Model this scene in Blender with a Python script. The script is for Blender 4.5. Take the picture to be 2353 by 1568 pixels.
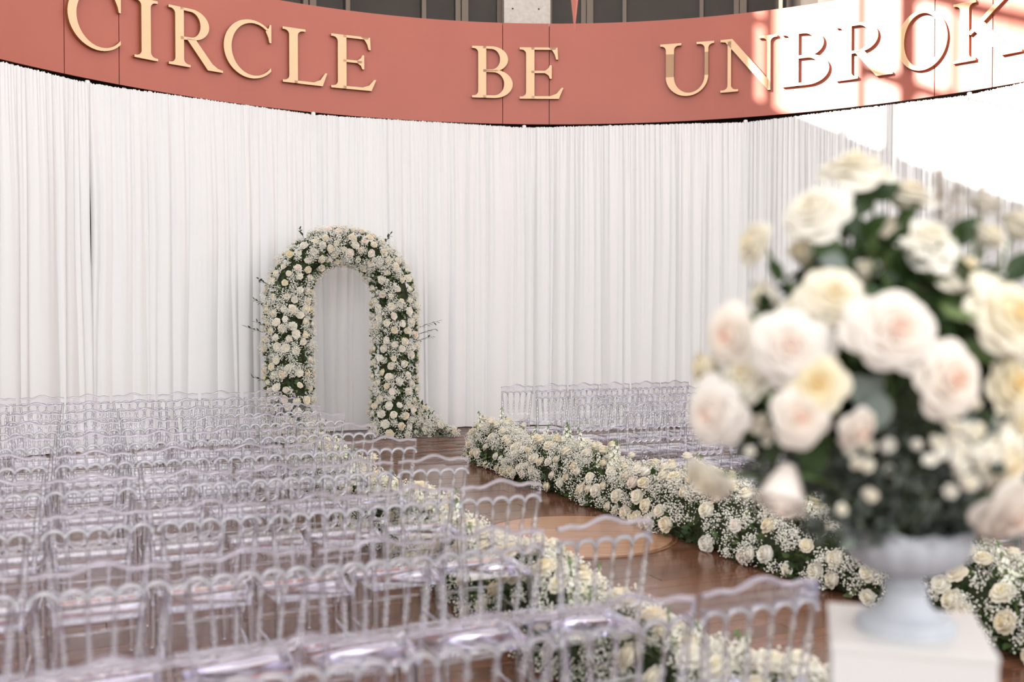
import bpy, bmesh, math, random
import numpy as np
from mathutils import Vector, Matrix
from mathutils.geometry import tessellate_polygon

PI = math.pi
rnd = random.Random(7)
rng = np.random.default_rng(7)
for o in list(bpy.data.objects):
    bpy.data.objects.remove(o)
scene = bpy.context.scene
COL = scene.collection

# ------------------------------------------------------------------ camera, world, sun, exposure
PITCH = math.radians(1.0516)
CAM_H = 1.68
FPX = 35.0 / 36.0 * 2353.0
cam_data = bpy.data.cameras.new('camera')
cam = bpy.data.objects.new('camera', cam_data)
COL.objects.link(cam)
cam.location = (0, 0, CAM_H)
cam.rotation_euler = (PI / 2 - PITCH, 0, 0)
cam_data.lens = 35.0
cam_data.sensor_width = 36.0
cam_data.clip_start = 0.05
cam_data.clip_end = 200
cam_data.dof.use_dof = True
cam_data.dof.focus_distance = 11.5
cam_data.dof.aperture_fstop = 1.4
scene.camera = cam

world = bpy.data.worlds.new('world')
scene.world = world
world.use_nodes = True
wb = world.node_tree.nodes['Background']
wb.inputs[0].default_value = (1.0, 0.992, 0.985, 1)
wb.inputs[1].default_value = 1.0

SUN_DIR = Vector((0.8, 0.6, -0.339)).normalized()
sd = bpy.data.lights.new('sun', 'SUN')
sun = bpy.data.objects.new('sun', sd)
COL.objects.link(sun)
sd.energy = 9.0
sd.color = (1.0, 0.93, 0.84)
sd.angle = math.radians(0.55)
sun.rotation_euler = SUN_DIR.to_track_quat('-Z', 'Y').to_euler()
sun.location = (-20, -12, 14)

for wx, wz in ((-5.5, 5.5), (4.5, 6.0)):      # unseen lamps, added for bright highlights on the clear chairs
    ld = bpy.data.lights.new('window_daylight', 'AREA')
    ld.shape = 'RECTANGLE'; ld.size = 2.2; ld.size_y = 2.4
    ld.energy = 75.0
    lo = bpy.data.objects.new('window_daylight', ld)
    COL.objects.link(lo)
    lo.location = (wx, -9.0, wz)
    lo.rotation_euler = (Vector((0.5, 9, 0.5)) - Vector((wx, -9, wz))).to_track_quat('-Z', 'Y').to_euler()

scene.view_settings.view_transform = 'Standard'
scene.view_settings.look = 'None'
scene.view_settings.gamma = 1.0
scene.view_settings.use_curve_mapping = False
scene.view_settings.exposure = 1.40

cy = scene.cycles
cy.use_denoising = True
cy.use_adaptive_sampling = True
cy.adaptive_threshold = 0.03
cy.max_bounces = 32
cy.diffuse_bounces = 4
cy.glossy_bounces = 14
cy.transmission_bounces = 28
cy.transparent_max_bounces = 64
cy.caustics_reflective = False

# ------------------------------------------------------------------ helpers
def ray(x, y):
    a = (x - 1176.5) / FPX
    b = -(y - 784.0) / FPX
    c, s = math.cos(PITCH), math.sin(PITCH)
    return Vector((a, c + b * s, -s + b * c))

def on_cylinder(x, y, c, R):
    d = ray(x, y)
    A = d.x ** 2 + d.y ** 2
    B = -2 * (d.x * c[0] + d.y * c[1])
    C = c[0] ** 2 + c[1] ** 2 - R * R
    t = (-B + math.sqrt(B * B - 4 * A * C)) / (2 * A)
    return Vector((0, 0, CAM_H)) + d * t

def at_depth(x, y, depth):
    d = ray(x, y)
    return Vector((0, 0, CAM_H)) + d * (depth / d.y)

def tag(o, label=None, cat=None, group=None, kind=None):
    if label: o['label'] = label
    if cat: o['category'] = cat
    if group: o['group'] = group
    if kind: o['kind'] = kind
    return o

def empty(name, loc=(0, 0, 0), rz=0.0):
    o = bpy.data.objects.new(name, None)
    COL.objects.link(o)
    o.location = loc
    o.rotation_euler = (0, 0, rz)
    o.empty_display_size = 0.1
    return o

def link(name, mesh, parent=None, loc=None, rot=None, scale=None, matrix=None):
    o = bpy.data.objects.new(name, mesh)
    COL.objects.link(o)
    if parent is not None: o.parent = parent
    if matrix is not None:
        o.matrix_local = matrix
    else:
        if loc is not None: o.location = loc
        if rot is not None: o.rotation_euler = rot
        if scale is not None: o.scale = scale
    return o

def np_mesh(name, verts, faces, mats, smooth=True, midx=None):
    """faces: (F,k) int array or list of such arrays with different k"""
    verts = np.asarray(verts, dtype=np.float32)
    fl = faces if isinstance(faces, list) else [faces]
    fl = [np.asarray(f, dtype=np.int32) for f in fl if len(f)]
    me = bpy.data.meshes.new(name)
    me.vertices.add(len(verts))
    me.vertices.foreach_set('co', verts.ravel())
    nl = sum(f.size for f in fl)
    nf = sum(len(f) for f in fl)
    me.loops.add(nl)
    me.polygons.add(nf)
    me.loops.foreach_set('vertex_index', np.concatenate([f.ravel() for f in fl]))
    tot = np.concatenate([np.full(len(f), f.shape[1], dtype=np.int32) for f in fl])
    start = np.concatenate([[0], np.cumsum(tot)[:-1]]).astype(np.int32)
    me.polygons.foreach_set('loop_start', start)
    if smooth:
        me.polygons.foreach_set('use_smooth', np.ones(nf, dtype=bool))
    for m in (mats if isinstance(mats, (list, tuple)) else [mats]):
        me.materials.append(m)
    if midx is not None:
        me.polygons.foreach_set('material_index', np.asarray(midx, dtype=np.int32))
    me.update(calc_edges=True)
    me.validate()
    return me

class MB:
    """collects verts and faces of one mesh"""
    def __init__(self):
        self.v = []
        self.f = []
    def add(self, vs, fs):
        n = len(self.v)
        self.v.extend([tuple(p) for p in vs])
        self.f.extend([tuple(i + n for i in f) for f in fs])
        return self
    def box(self, c, s, rz=0.0):
        cx, cy_, cz = c
        hx, hy, hz = s[0] / 2, s[1] / 2, s[2] / 2
        vs = []
        ca, sa = math.cos(rz), math.sin(rz)
        for z in (-hz, hz):
            for x, y in ((-hx, -hy), (hx, -hy), (hx, hy), (-hx, hy)):
                vs.append((cx + x * ca - y * sa, cy_ + x * sa + y * ca, cz + z))
        fs = [(0, 3, 2, 1), (4, 5, 6, 7), (0, 1, 5, 4), (1, 2, 6, 5), (2, 3, 7, 6), (3, 0, 4, 7)]
        return self.add(vs, fs)
    def tube(self, pts, rads, n=8, cap=True):
        """round tube through pts with a radius for each"""
        pts = [Vector(p) for p in pts]
        vs, fs = [], []
        m = len(pts)
        up0 = None
        for i, p in enumerate(pts):
            t = (pts[min(i + 1, m - 1)] - pts[max(i - 1, 0)])
            if t.length < 1e-9: t = Vector((0, 0, 1))
            t.normalize()
            ref = Vector((0, 1, 0)) if abs(t.y) < 0.9 else Vector((1, 0, 0))
            u = t.cross(ref).normalized()
            w = u.cross(t).normalized()
            for k in range(n):
                a = 2 * PI * k / n
                vs.append(p + (u * math.cos(a) + w * math.sin(a)) * rads[i])
        for i in range(m - 1):
            for k in range(n):
                a, b = i * n + k, i * n + (k + 1) % n
                fs.append((a, b, b + n, a + n))
        if cap:
            fs.append(tuple(range(n - 1, -1, -1)))
            fs.append(tuple((m - 1) * n + k for k in range(n)))
        return self.add(vs, fs)
    def lathe(self, prof, n=24, c=(0, 0, 0), fn=None):
        vs, fs = [], []
        for r, z in prof:
            for k in range(n):
                a = 2 * PI * k / n
                rr = fn(r, z, a) if fn else r
                vs.append((c[0] + rr * math.cos(a), c[1] + rr * math.sin(a), c[2] + z))
        for i in range(len(prof) - 1):
            for k in range(n):
                a, b = i * n + k, i * n + (k + 1) % n
                fs.append((a, b, b + n, a + n))
        fs.append(tuple(range(n - 1, -1, -1)))
        fs.append(tuple((len(prof) - 1) * n + k for k in range(n)))
        return self.add(vs, fs)
    def plate(self, top, bot, y0, y1):
        """a plate in the xz plane between polylines top and bot (same count), from y0 to y1"""
        n = len(top)
        vs = []
        for (x, z) in top: vs += [(x, y0, z), (x, y1, z)]
        for (x, z) in bot: vs += [(x, y0, z), (x, y1, z)]
        fs = []
        for i in range(n - 1):
            a, b = 2 * i, 2 * (i + 1)
            c, d = 2 * n + 2 * i, 2 * n + 2 * (i + 1)
            fs += [(a, c, d, b), (a + 1, b + 1, d + 1, c + 1), (a, b, b + 1, a + 1), (c, c + 1, d + 1, d)]
        fs += [(0, 1, 2 * n + 1, 2 * n), (2 * n - 2, 4 * n - 2, 4 * n - 1, 2 * n - 1)]
        return self.add(vs, fs)
    def mesh(self, name, mat, smooth=False, bevel=0.0, auto=None):
        me = bpy.data.meshes.new(name)
        me.from_pydata(self.v, [], self.f)
        me.materials.append(mat)
        if bevel:
            bm = bmesh.new(); bm.from_mesh(me)
            bmesh.ops.remove_doubles(bm, verts=bm.verts, dist=1e-5)
            es = [e for e in bm.edges if len(e.link_faces) == 2 and e.calc_face_angle(0) > 0.6]
            bmesh.ops.bevel(bm, geom=es, offset=bevel, segments=2, profile=0.6, affect='EDGES', clamp_overlap=True)
            bm.to_mesh(me); bm.free()
        bm = bmesh.new(); bm.from_mesh(me)
        bmesh.ops.recalc_face_normals(bm, faces=bm.faces)
        bm.to_mesh(me); bm.free()
        if smooth:
            me.polygons.foreach_set('use_smooth', [True] * len(me.polygons))
            if auto:
                me.set_sharp_from_angle(angle=auto)
        me.update()
        return me
    def obj(self, name, mat, parent=None, smooth=False, bevel=0.0, auto=None, **kw):
        return link(name, self.mesh(name, mat, smooth, bevel, auto), parent, **kw)

def merge(name, bv, bf, M, T, mats, smooth=True, bmidx=None):
    """one mesh made of many transformed copies of (bv, bf)"""
    bv = np.asarray(bv, dtype=np.float32)
    m = len(T)
    V = np.einsum('mij,nj->mni', M, bv) + np.asarray(T)[:, None, :]
    fl = bf if isinstance(bf, list) else [bf]
    off = (np.arange(m) * len(bv))[:, None, None]
    F = [(np.asarray(f)[None] + off).reshape(-1, np.asarray(f).shape[1]) for f in fl]
    mi = None
    if bmidx is not None:
        mi = np.tile(np.asarray(bmidx), m)
    return np_mesh(name, V.reshape(-1, 3), F, mats, smooth, mi)

def rand_rot(n, r=rng):
    q = r.normal(size=(n, 4)); q /= np.linalg.norm(q, axis=1, keepdims=True)
    w, x, y, z = q.T
    return np.stack([1 - 2 * (y * y + z * z), 2 * (x * y - z * w), 2 * (x * z + y * w),
                     2 * (x * y + z * w), 1 - 2 * (x * x + z * z), 2 * (y * z - x * w),
                     2 * (x * z - y * w), 2 * (y * z + x * w), 1 - 2 * (x * x + y * y)], axis=1).reshape(n, 3, 3)

def frames(N, spin=None):
    """rotation matrices whose local z is N"""
    N = np.asarray(N, dtype=float)
    N = N / np.linalg.norm(N, axis=1, keepdims=True)
    ref = np.where(np.abs(N[:, 2:3]) < 0.9, np.array([[0, 0, 1.0]]), np.array([[1.0, 0, 0]]))
    U = np.cross(ref, N); U /= np.linalg.norm(U, axis=1, keepdims=True)
    W = np.cross(N, U)
    if spin is not None:
        c, s = np.cos(spin)[:, None], np.sin(spin)[:, None]
        U, W = U * c + W * s, W * c - U * s
    return np.stack([U, W, N], axis=2)

# ------------------------------------------------------------------ materials
def new_mat(name):
    m = bpy.data.materials.new(name)
    m.use_nodes = True
    nt = m.node_tree
    return m, nt, nt.nodes['Principled BSDF']

def simple(name, col, rough=0.5, metal=0.0, noise=0.0, scale=8.0, bump=0.0, spec=0.5):
    m, nt, p = new_mat(name)
    p.inputs['Roughness'].default_value = rough
    p.inputs['Metallic'].default_value = metal
    p.inputs['Specular IOR Level'].default_value = spec
    p.inputs['Base Color'].default_value = (*col, 1)
    if noise or bump:
        tc = nt.nodes.new('ShaderNodeTexCoord')
        nz = nt.nodes.new('ShaderNodeTexNoise')
        nz.inputs['Scale'].default_value = scale
        nz.inputs['Detail'].default_value = 5
        nt.links.new(tc.outputs['Object'], nz.inputs['Vector'])
        if noise:
            rp = nt.nodes.new('ShaderNodeValToRGB')
            rp.color_ramp.elements[0].position = 0.3
            rp.color_ramp.elements[1].position = 0.7
            rp.color_ramp.elements[0].color = (*[c * (1 - noise) for c in col], 1)
            rp.color_ramp.elements[1].color = (*[min(1, c * (1 + noise)) for c in col], 1)
            nt.links.new(nz.outputs['Fac'], rp.inputs['Fac'])
            nt.links.new(rp.outputs['Color'], p.inputs['Base Color'])
        if bump:
            b = nt.nodes.new('ShaderNodeBump')
            b.inputs['Strength'].default_value = bump
            b.inputs['Distance'].default_value = 0.01
            nt.links.new(nz.outputs['Fac'], b.inputs['Height'])
            nt.links.new(b.outputs['Normal'], p.inputs['Normal'])
    return m

def island_mat(name, cols, rough=0.55, trans=0.0):
    """colour picked at random for each loose piece of a mesh"""
    m, nt, p = new_mat(name)
    g = nt.nodes.new('ShaderNodeNewGeometry')
    rp = nt.nodes.new('ShaderNodeValToRGB')
    rp.color_ramp.interpolation = 'LINEAR'
    n = len(cols)
    while len(rp.color_ramp.elements) < n: rp.color_ramp.elements.new(0.5)
    for i, c in enumerate(cols):
        rp.color_ramp.elements[i].position = i / max(1, n - 1)
        rp.color_ramp.elements[i].color = (*c, 1)
    nt.links.new(g.outputs['Random Per Island'], rp.inputs['Fac'])
    nt.links.new(rp.outputs['Color'], p.inputs['Base Color'])
    p.inputs['Roughness'].default_value = rough
    p.inputs['Specular IOR Level'].default_value = 0.3
    if trans:
        out = nt.nodes['Material Output']
        tr = nt.nodes.new('ShaderNodeBsdfTranslucent')
        mx = nt.nodes.new('ShaderNodeMixShader')
        mx.inputs[0].default_value = trans
        nt.links.new(rp.outputs['Color'], tr.inputs['Color'])
        nt.links.new(p.outputs[0], mx.inputs[1]); nt.links.new(tr.outputs[0], mx.inputs[2])
        nt.links.new(mx.outputs[0], out.inputs['Surface'])
    return m

def petal_mat(name, heart, body, rim, trans=0.25):
    """petals coloured from the heart of the bloom outwards, with a little variation from bloom to bloom"""
    m, nt, p = new_mat(name)
    tc = nt.nodes.new('ShaderNodeTexCoord')
    sep = nt.nodes.new('ShaderNodeSeparateXYZ')
    cmb = nt.nodes.new('ShaderNodeCombineXYZ')
    ln = nt.nodes.new('ShaderNodeVectorMath'); ln.operation = 'LENGTH'
    rp = nt.nodes.new('ShaderNodeValToRGB')
    e = rp.color_ramp.elements
    e[0].position = 0.03; e[0].color = (*heart, 1)
    e[1].position = 0.5; e[1].color = (*rim, 1)
    k = e.new(0.16); k.color = (*body, 1)
    nt.links.new(tc.outputs['Object'], sep.inputs[0])
    nt.links.new(sep.outputs['X'], cmb.inputs['X']); nt.links.new(sep.outputs['Y'], cmb.inputs['Y'])
    nt.links.new(cmb.outputs[0], ln.inputs[0])
    nt.links.new(ln.outputs['Value'], rp.inputs['Fac'])
    oi = nt.nodes.new('ShaderNodeObjectInfo')
    hs = nt.nodes.new('ShaderNodeHueSaturation')
    mp = nt.nodes.new('ShaderNodeMapRange')
    mp.inputs['To Min'].default_value = 0.6; mp.inputs['To Max'].default_value = 1.12
    nt.links.new(oi.outputs['Random'], mp.inputs['Value'])
    nt.links.new(mp.outputs[0], hs.inputs['Saturation'])
    nt.links.new(rp.outputs['Color'], hs.inputs['Color'])
    nt.links.new(hs.outputs['Color'], p.inputs['Base Color'])
    p.inputs['Roughness'].default_value = 0.6
    p.inputs['Specular IOR Level'].default_value = 0.25
    out = nt.nodes['Material Output']
    tr = nt.nodes.new('ShaderNodeBsdfTranslucent')
    mx = nt.nodes.new('ShaderNodeMixShader')
    mx.inputs[0].default_value = trans
    nt.links.new(hs.outputs['Color'], tr.inputs['Color'])
    nt.links.new(p.outputs[0], mx.inputs[1]); nt.links.new(tr.outputs[0], mx.inputs[2])
    nt.links.new(mx.outputs[0], out.inputs['Surface'])
    return m

def clear_mat(name, tint, rough=0.03, refract=0.0, ior=1.5, haze=0.0, gain=1.0):
    """clear polycarbonate: light goes through, the surface mirrors by Fresnel; refract mixes in true refraction for round pieces"""
    m, nt, p = new_mat(name)
    nt.nodes.remove(p)
    out = nt.nodes['Material Output']
    tr = nt.nodes.new('ShaderNodeBsdfTransparent'); tr.inputs[0].default_value = (*tint, 1)
    gl = nt.nodes.new('ShaderNodeBsdfGlossy'); gl.inputs['Roughness'].default_value = rough
    gl.inputs['Color'].default_value = (0.97, 0.97, 1.0, 1)
    fr = nt.nodes.new('ShaderNodeFresnel'); fr.inputs['IOR'].default_value = ior
    src = tr
    if refract:
        rf = nt.nodes.new('ShaderNodeBsdfRefraction'); rf.inputs['IOR'].default_value = 1.45
        rf.inputs['Color'].default_value = (*tint, 1); rf.inputs['Roughness'].default_value = 0.02
        mr = nt.nodes.new('ShaderNodeMixShader'); mr.inputs[0].default_value = refract
        nt.links.new(tr.outputs[0], mr.inputs[1]); nt.links.new(rf.outputs[0], mr.inputs[2])
        src = mr
    if haze:
        df = nt.nodes.new('ShaderNodeBsdfDiffuse'); df.inputs[0].default_value = (0.92, 0.92, 0.95, 1)
        mh = nt.nodes.new('ShaderNodeMixShader'); mh.inputs[0].default_value = haze
        nt.links.new(src.outputs[0], mh.inputs[1]); nt.links.new(df.outputs[0], mh.inputs[2])
        src = mh
    mul = nt.nodes.new('ShaderNodeMath'); mul.operation = 'MULTIPLY'; mul.use_clamp = True
    mul.inputs[1].default_value = gain
    nt.links.new(fr.outputs[0], mul.inputs[0])
    mx = nt.nodes.new('ShaderNodeMixShader')
    nt.links.new(mul.outputs[0], mx.inputs[0])
    nt.links.new(src.outputs[0], mx.inputs[1]); nt.links.new(gl.outputs[0], mx.inputs[2])
    nt.links.new(mx.outputs[0], out.inputs['Surface'])
    return m

def wood_mat(name, dark, light, rough):
    m, nt, p = new_mat(name)
    tc = nt.nodes.new('ShaderNodeTexCoord')
    mp = nt.nodes.new('ShaderNodeMapping'); mp.inputs['Scale'].default_value = (1.2, 16, 8)
    oi = nt.nodes.new('ShaderNodeObjectInfo')
    ad = nt.nodes.new('ShaderNodeVectorMath'); ad.operation = 'ADD'
    nt.links.new(tc.outputs['Object'], ad.inputs[0])
    nt.links.new(oi.outputs['Location'], ad.inputs[1])
    nt.links.new(ad.outputs[0], mp.inputs['Vector'])
    nz = nt.nodes.new('ShaderNodeTexNoise'); nz.inputs['Scale'].default_value = 1.6; nz.inputs['Detail'].default_value = 8
    nz.inputs['Distortion'].default_value = 0.6
    nt.links.new(mp.outputs[0], nz.inputs['Vector'])
    rp = nt.nodes.new('ShaderNodeValToRGB')
    rp.color_ramp.elements[0].position = 0.3; rp.color_ramp.elements[0].color = (*dark, 1)
    rp.color_ramp.elements[1].position = 0.72; rp.color_ramp.elements[1].color = (*light, 1)
    nt.links.new(nz.outputs['Fac'], rp.inputs['Fac'])
    g = nt.nodes.new('ShaderNodeNewGeometry')
    mx = nt.nodes.new('ShaderNodeMath'); mx.operation = 'ADD'
    nt.links.new(g.outputs['Random Per Island'], mx.inputs[0]); nt.links.new(oi.outputs['Random'], mx.inputs[1])
    fr = nt.nodes.new('ShaderNodeMath'); fr.operation = 'FRACT'
    nt.links.new(mx.outputs[0], fr.inputs[0])
    mr = nt.nodes.new('ShaderNodeMapRange'); mr.inputs['To Min'].default_value = 0.78; mr.inputs['To Max'].default_value = 1.2
    nt.links.new(fr.outputs[0], mr.inputs['Value'])
    hs = nt.nodes.new('ShaderNodeHueSaturation')
    nt.links.new(mr.outputs[0], hs.inputs['Value']); nt.links.new(rp.outputs['Color'], hs.inputs['Color'])
    nt.links.new(hs.outputs['Color'], p.inputs['Base Color'])
    p.inputs['Roughness'].default_value = rough
    b = nt.nodes.new('ShaderNodeBump'); b.inputs['Strength'].default_value = 0.07; b.inputs['Distance'].default_value = 0.004
    nt.links.new(nz.outputs['Fac'], b.inputs['Height'])
    nt.links.new(b.outputs['Normal'], p.inputs['Normal'])
    return m

M = {}
M['drape'] = simple('white drape cloth', (0.77, 0.765, 0.765), 0.85, spec=0.15)
M['pipe'] = simple('white painted pipe', (0.82, 0.81, 0.80), 0.4)
M['red'] = simple('terracotta metal', (0.44, 0.125, 0.085), 0.42, noise=0.05, scale=0.6, spec=0.4)
M['red_dark'] = simple('fascia core metal', (0.06, 0.02, 0.016), 0.6)
M['gold'] = simple('pale gold paint', (0.86, 0.56, 0.33), 0.38, noise=0.03, scale=3, spec=0.4)
M['rust'] = simple('copper letter edge', (0.30, 0.11, 0.03), 0.5)
M['stone_dark'] = simple('dark stone', (0.10, 0.085, 0.075), 0.8, noise=0.35, scale=3, bump=0.3)
M['concrete'] = simple('cast concrete', (0.58, 0.53, 0.48), 0.85, noise=0.10, scale=14, bump=0.15)
M['hole'] = simple('form tie hole', (0.05, 0.045, 0.04), 0.9)
M['bronze'] = simple('bronze window frame', (0.15, 0.108, 0.08), 0.4, metal=0.2)
M['pane'] = simple('dark tinted glass', (0.040, 0.028, 0.020), 0.22, noise=0.3, scale=0.7, spec=0.25)
M['plaster'] = simple('white plaster', (0.78, 0.77, 0.75), 0.9)
M['steel'] = simple('dark steel', (0.08, 0.08, 0.08), 0.5, metal=0.6)
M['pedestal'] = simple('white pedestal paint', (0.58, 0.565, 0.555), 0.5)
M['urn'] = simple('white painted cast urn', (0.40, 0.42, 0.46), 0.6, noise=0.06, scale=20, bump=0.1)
M['clear_plate'] = clear_mat('clear polycarbonate plate', (0.975, 0.968, 0.982), 0.05, ior=1.5, haze=0.004)
M['clear_rod'] = clear_mat('clear polycarbonate rod', (0.994, 0.992, 0.998), 0.06, refract=0.3, ior=1.5, haze=0.006, gain=1.6)
M['clear_bead'] = clear_mat('clear polycarbonate moulding', (0.994, 0.992, 0.998), 0.10, refract=0.35, ior=1.55, haze=0.34, gain=2.2)  # white haze paints in the bright highlights along the arches
M['clear_crest'] = clear_mat('clear polycarbonate rim', (0.97, 0.96, 0.98), 0.05, refract=0.75, ior=1.5, gain=1.2)
M['floor_gap'] = simple('floor joint', (0.045, 0.02, 0.012), 0.6)
M['plank'] = wood_mat('polished brown floorboards', (0.115, 0.046, 0.027), (0.185, 0.082, 0.050), 0.16)
M['medal'] = wood_mat('pale medallion wood', (0.30, 0.15, 0.085), (0.42, 0.235, 0.14), 0.2)
M['medal_ring'] = simple('medallion border wood', (0.22, 0.10, 0.05), 0.2)
M['rose'] = petal_mat('ivory rose petals', (0.86, 0.76, 0.52), (0.85, 0.77, 0.60), (0.86, 0.80, 0.67))
M['rose_blush'] = petal_mat('blush rose petals', (0.92, 0.66, 0.53), (0.87, 0.75, 0.65), (0.86, 0.79, 0.71))
M['rose_white'] = petal_mat('white rose petals', (0.87, 0.80, 0.60), (0.86, 0.81, 0.68), (0.87, 0.83, 0.74))
M['rose_yellow'] = petal_mat('yellow hearted rose petals', (0.88, 0.68, 0.34), (0.86, 0.75, 0.50), (0.86, 0.79, 0.63))
M['breath'] = island_mat('gypsophila florets', [(0.74, 0.72, 0.62), (0.86, 0.84, 0.76), (0.88, 0.87, 0.82)], 0.7)
M['leaf'] = island_mat('green leaves', [(0.018, 0.036, 0.010), (0.035, 0.068, 0.018), (0.07, 0.115, 0.035), (0.14, 0.19, 0.07)], 0.45, 0.15)
M['leaf_big'] = island_mat('dark rose leaves', [(0.014, 0.034, 0.010), (0.04, 0.075, 0.022)], 0.4, 0.12)
M['leaf_grey'] = island_mat('dusty grey green leaves', [(0.035, 0.045, 0.036), (0.08, 0.098, 0.08), (0.17, 0.20, 0.175), (0.07, 0.09, 0.055)], 0.6, 0.1)
M['moss'] = simple('dark moss core', (0.035, 0.045, 0.018), 0.95, noise=0.4, scale=30)  # dark green also stands for the shade between the blooms
M['stem'] = simple('green stem', (0.12, 0.19, 0.06), 0.5)
M['stock'] = island_mat('stock florets', [(0.80, 0.82, 0.62), (0.86, 0.85, 0.76), (0.88, 0.87, 0.82)], 0.6, 0.2)
M['pampas'] = simple('pale dried plume', (0.50, 0.43, 0.36), 0.8)

# ------------------------------------------------------------------ structure: floor
ROOM_C = (0.715, 8.39)
BAND_R = 8.224
BAND_Z0, BAND_Z1 = 4.98, 6.645
ALPHA = math.radians(23.3)
RDIR = Vector((math.cos(ALPHA), math.sin(ALPHA), 0))
FDIR = Vector((-math.sin(ALPHA), math.cos(ALPHA), 0))

floor = MB().box((0, 8, -0.06), (44, 44, 0.1)).obj('floor', M['floor_gap'])
tag(floor, kind='structure')
planks = []
MEDAL = (0.506, 7.85, 0.80)
PW, PL = 0.152, 1.9
fr_ang = ALPHA
row = 0
v = -12.0
while v < 20.0:
    off = (row * 0.618 % 1.0) * PL
    u = -14.0 + off
    while u < 16.0:
        c = RDIR * u + FDIR * v
        x, y = c.x, c.y
        if (x - ROOM_C[0]) ** 2 + (y - ROOM_C[1]) ** 2 < 9.6 ** 2 and y > -0.8:
            vis = 0
            if y > 1.5 and abs(x) < 0.56 * y + 0.9: vis = 1
            planks.append((0 if vis else 1, math.hypot(x, y), x, y))
        u += PL
    v += PW
    row += 1
planks.sort()
pm = MB().box((0, 0, -0.008), (PL - 0.005, PW - 0.004, 0.012)).mesh('plank', M['plank'])
for i, (a, d, x, y) in enumerate(planks[:300]):
    o = link('plank', pm, floor, loc=(x, y, -0.002 + rnd.uniform(-0.0006, 0.0006)), rot=(0, 0, fr_ang))
bvp = np.array([v.co for v in pm.vertices]); bfp = np.array([list(p.vertices) for p in pm.polygons])
ca, sa = math.cos(fr_ang), math.sin(fr_ang)
rest = planks[300:]
Rz = np.tile(np.array([[ca, -sa, 0], [sa, ca, 0], [0, 0, 1.0]]), (len(rest), 1, 1))
o = link('planks', merge('planks', bvp, bfp, Rz, np.array([(x, y, -0.002) for a, d, x, y in rest]), M['plank'], smooth=False), floor)
o['kind'] = 'stuff'
n = 72
o = MB().lathe([(MEDAL[2] - 0.045, -0.004), (MEDAL[2] - 0.045, 0.0035), (0.001, 0.0035)], n, (MEDAL[0], MEDAL[1], 0)).obj('medallion', M['medal'], floor)
o['label'] = 'round pale inlaid disc in the dark floor'
mb = MB()
for r0, r1 in ((MEDAL[2] - 0.04, MEDAL[2] - 0.028), (MEDAL[2] - 0.022, MEDAL[2])):
    vs, fs = [], []
    for k in range(n):
        a = 2 * PI * k / n
        for r, z in ((r0, -0.004), (r0, 0.003), (r1, 0.003), (r1, -0.004)):
            vs.append((MEDAL[0] + r * math.cos(a), MEDAL[1] + r * math.sin(a), z))
    for k in range(n):
        a, b = 4 * k, 4 * ((k + 1) % n)
        for j in range(3): fs.append((a + j, a + j + 1, b + j + 1, b + j))
    mb.add(vs, fs)
o = mb.obj('medallion_ring', M['medal_ring'], floor)
o['label'] = 'narrow double border ring of the inlaid disc'

# ------------------------------------------------------------------ structure: rotunda wall behind the drapes
def arc_slab(R0, R1, z0, z1, a0, a1, n):
    """curved slab between radii, angles measured from +y towards +x about the room centre"""
    mb = MB()
    vs, fs = [], []
    for i in range(n + 1):
        a = a0 + (a1 - a0) * i / n
        for R, z in ((R0, z0), (R0, z1), (R1, z1), (R1, z0)):
            vs.append((ROOM_C[0] + R * math.sin(a), ROOM_C[1] + R * math.cos(a), z))
    for i in range(n):
        for j in range(4):
            fs.append((4 * i + j, 4 * i + (j + 1) % 4, 4 * i + 4 + (j + 1) % 4, 4 * i + 4 + j))
    fs += [(0, 1, 2, 3), (4 * n + 3, 4 * n + 2, 4 * n + 1, 4 * n)]
    return mb.add(vs, fs)

wall = arc_slab(8.95, 9.2, 0.0, BAND_Z0 + 0.3, math.radians(-100), math.radians(100), 80).obj('wall_rotunda', M['stone_dark'])
tag(wall, kind='structure')

# window drum above the fascia
def band_angle(x, y, R=BAND_R):
    P = on_cylinder(x, y, ROOM_C, R)
    return math.atan2(P.x - ROOM_C[0], P.y - ROOM_C[1])
WR = 8.75
DZ0, DZ1 = BAND_Z0 + 0.9, 8.6
def wa(px): return band_angle(px, 35, WR)
colo = MB()
a0, a1 = wa(1153), wa(1262)
col = arc_slab(WR - 0.42, WR + 0.3, DZ0, DZ1, a0, a1, 2).obj('column', M['concrete'])
tag(col, kind='structure')
for hx, hy in ((1178, 20), (1238, 21)):
    P = on_cylinder(hx, hy, ROOM_C, WR - 0.42)
    mb = MB().tube([(0, 0.012, 0), (0, -0.004, 0)], [0.016, 0.016], 12)
    o = mb.obj('tie_hole', M['hole'], col, loc=P, rot=(0, 0, -band_angle(hx, hy)))
P0 = (a1 - a0)
def drum_seg(name, mat, px0, px1, R0, R1, parent=None, z0=DZ0, z1=DZ1, n=2):
    return arc_slab(R0, R1, z0, z1, wa(px0), wa(px1), n).obj(name, mat, parent)
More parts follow.
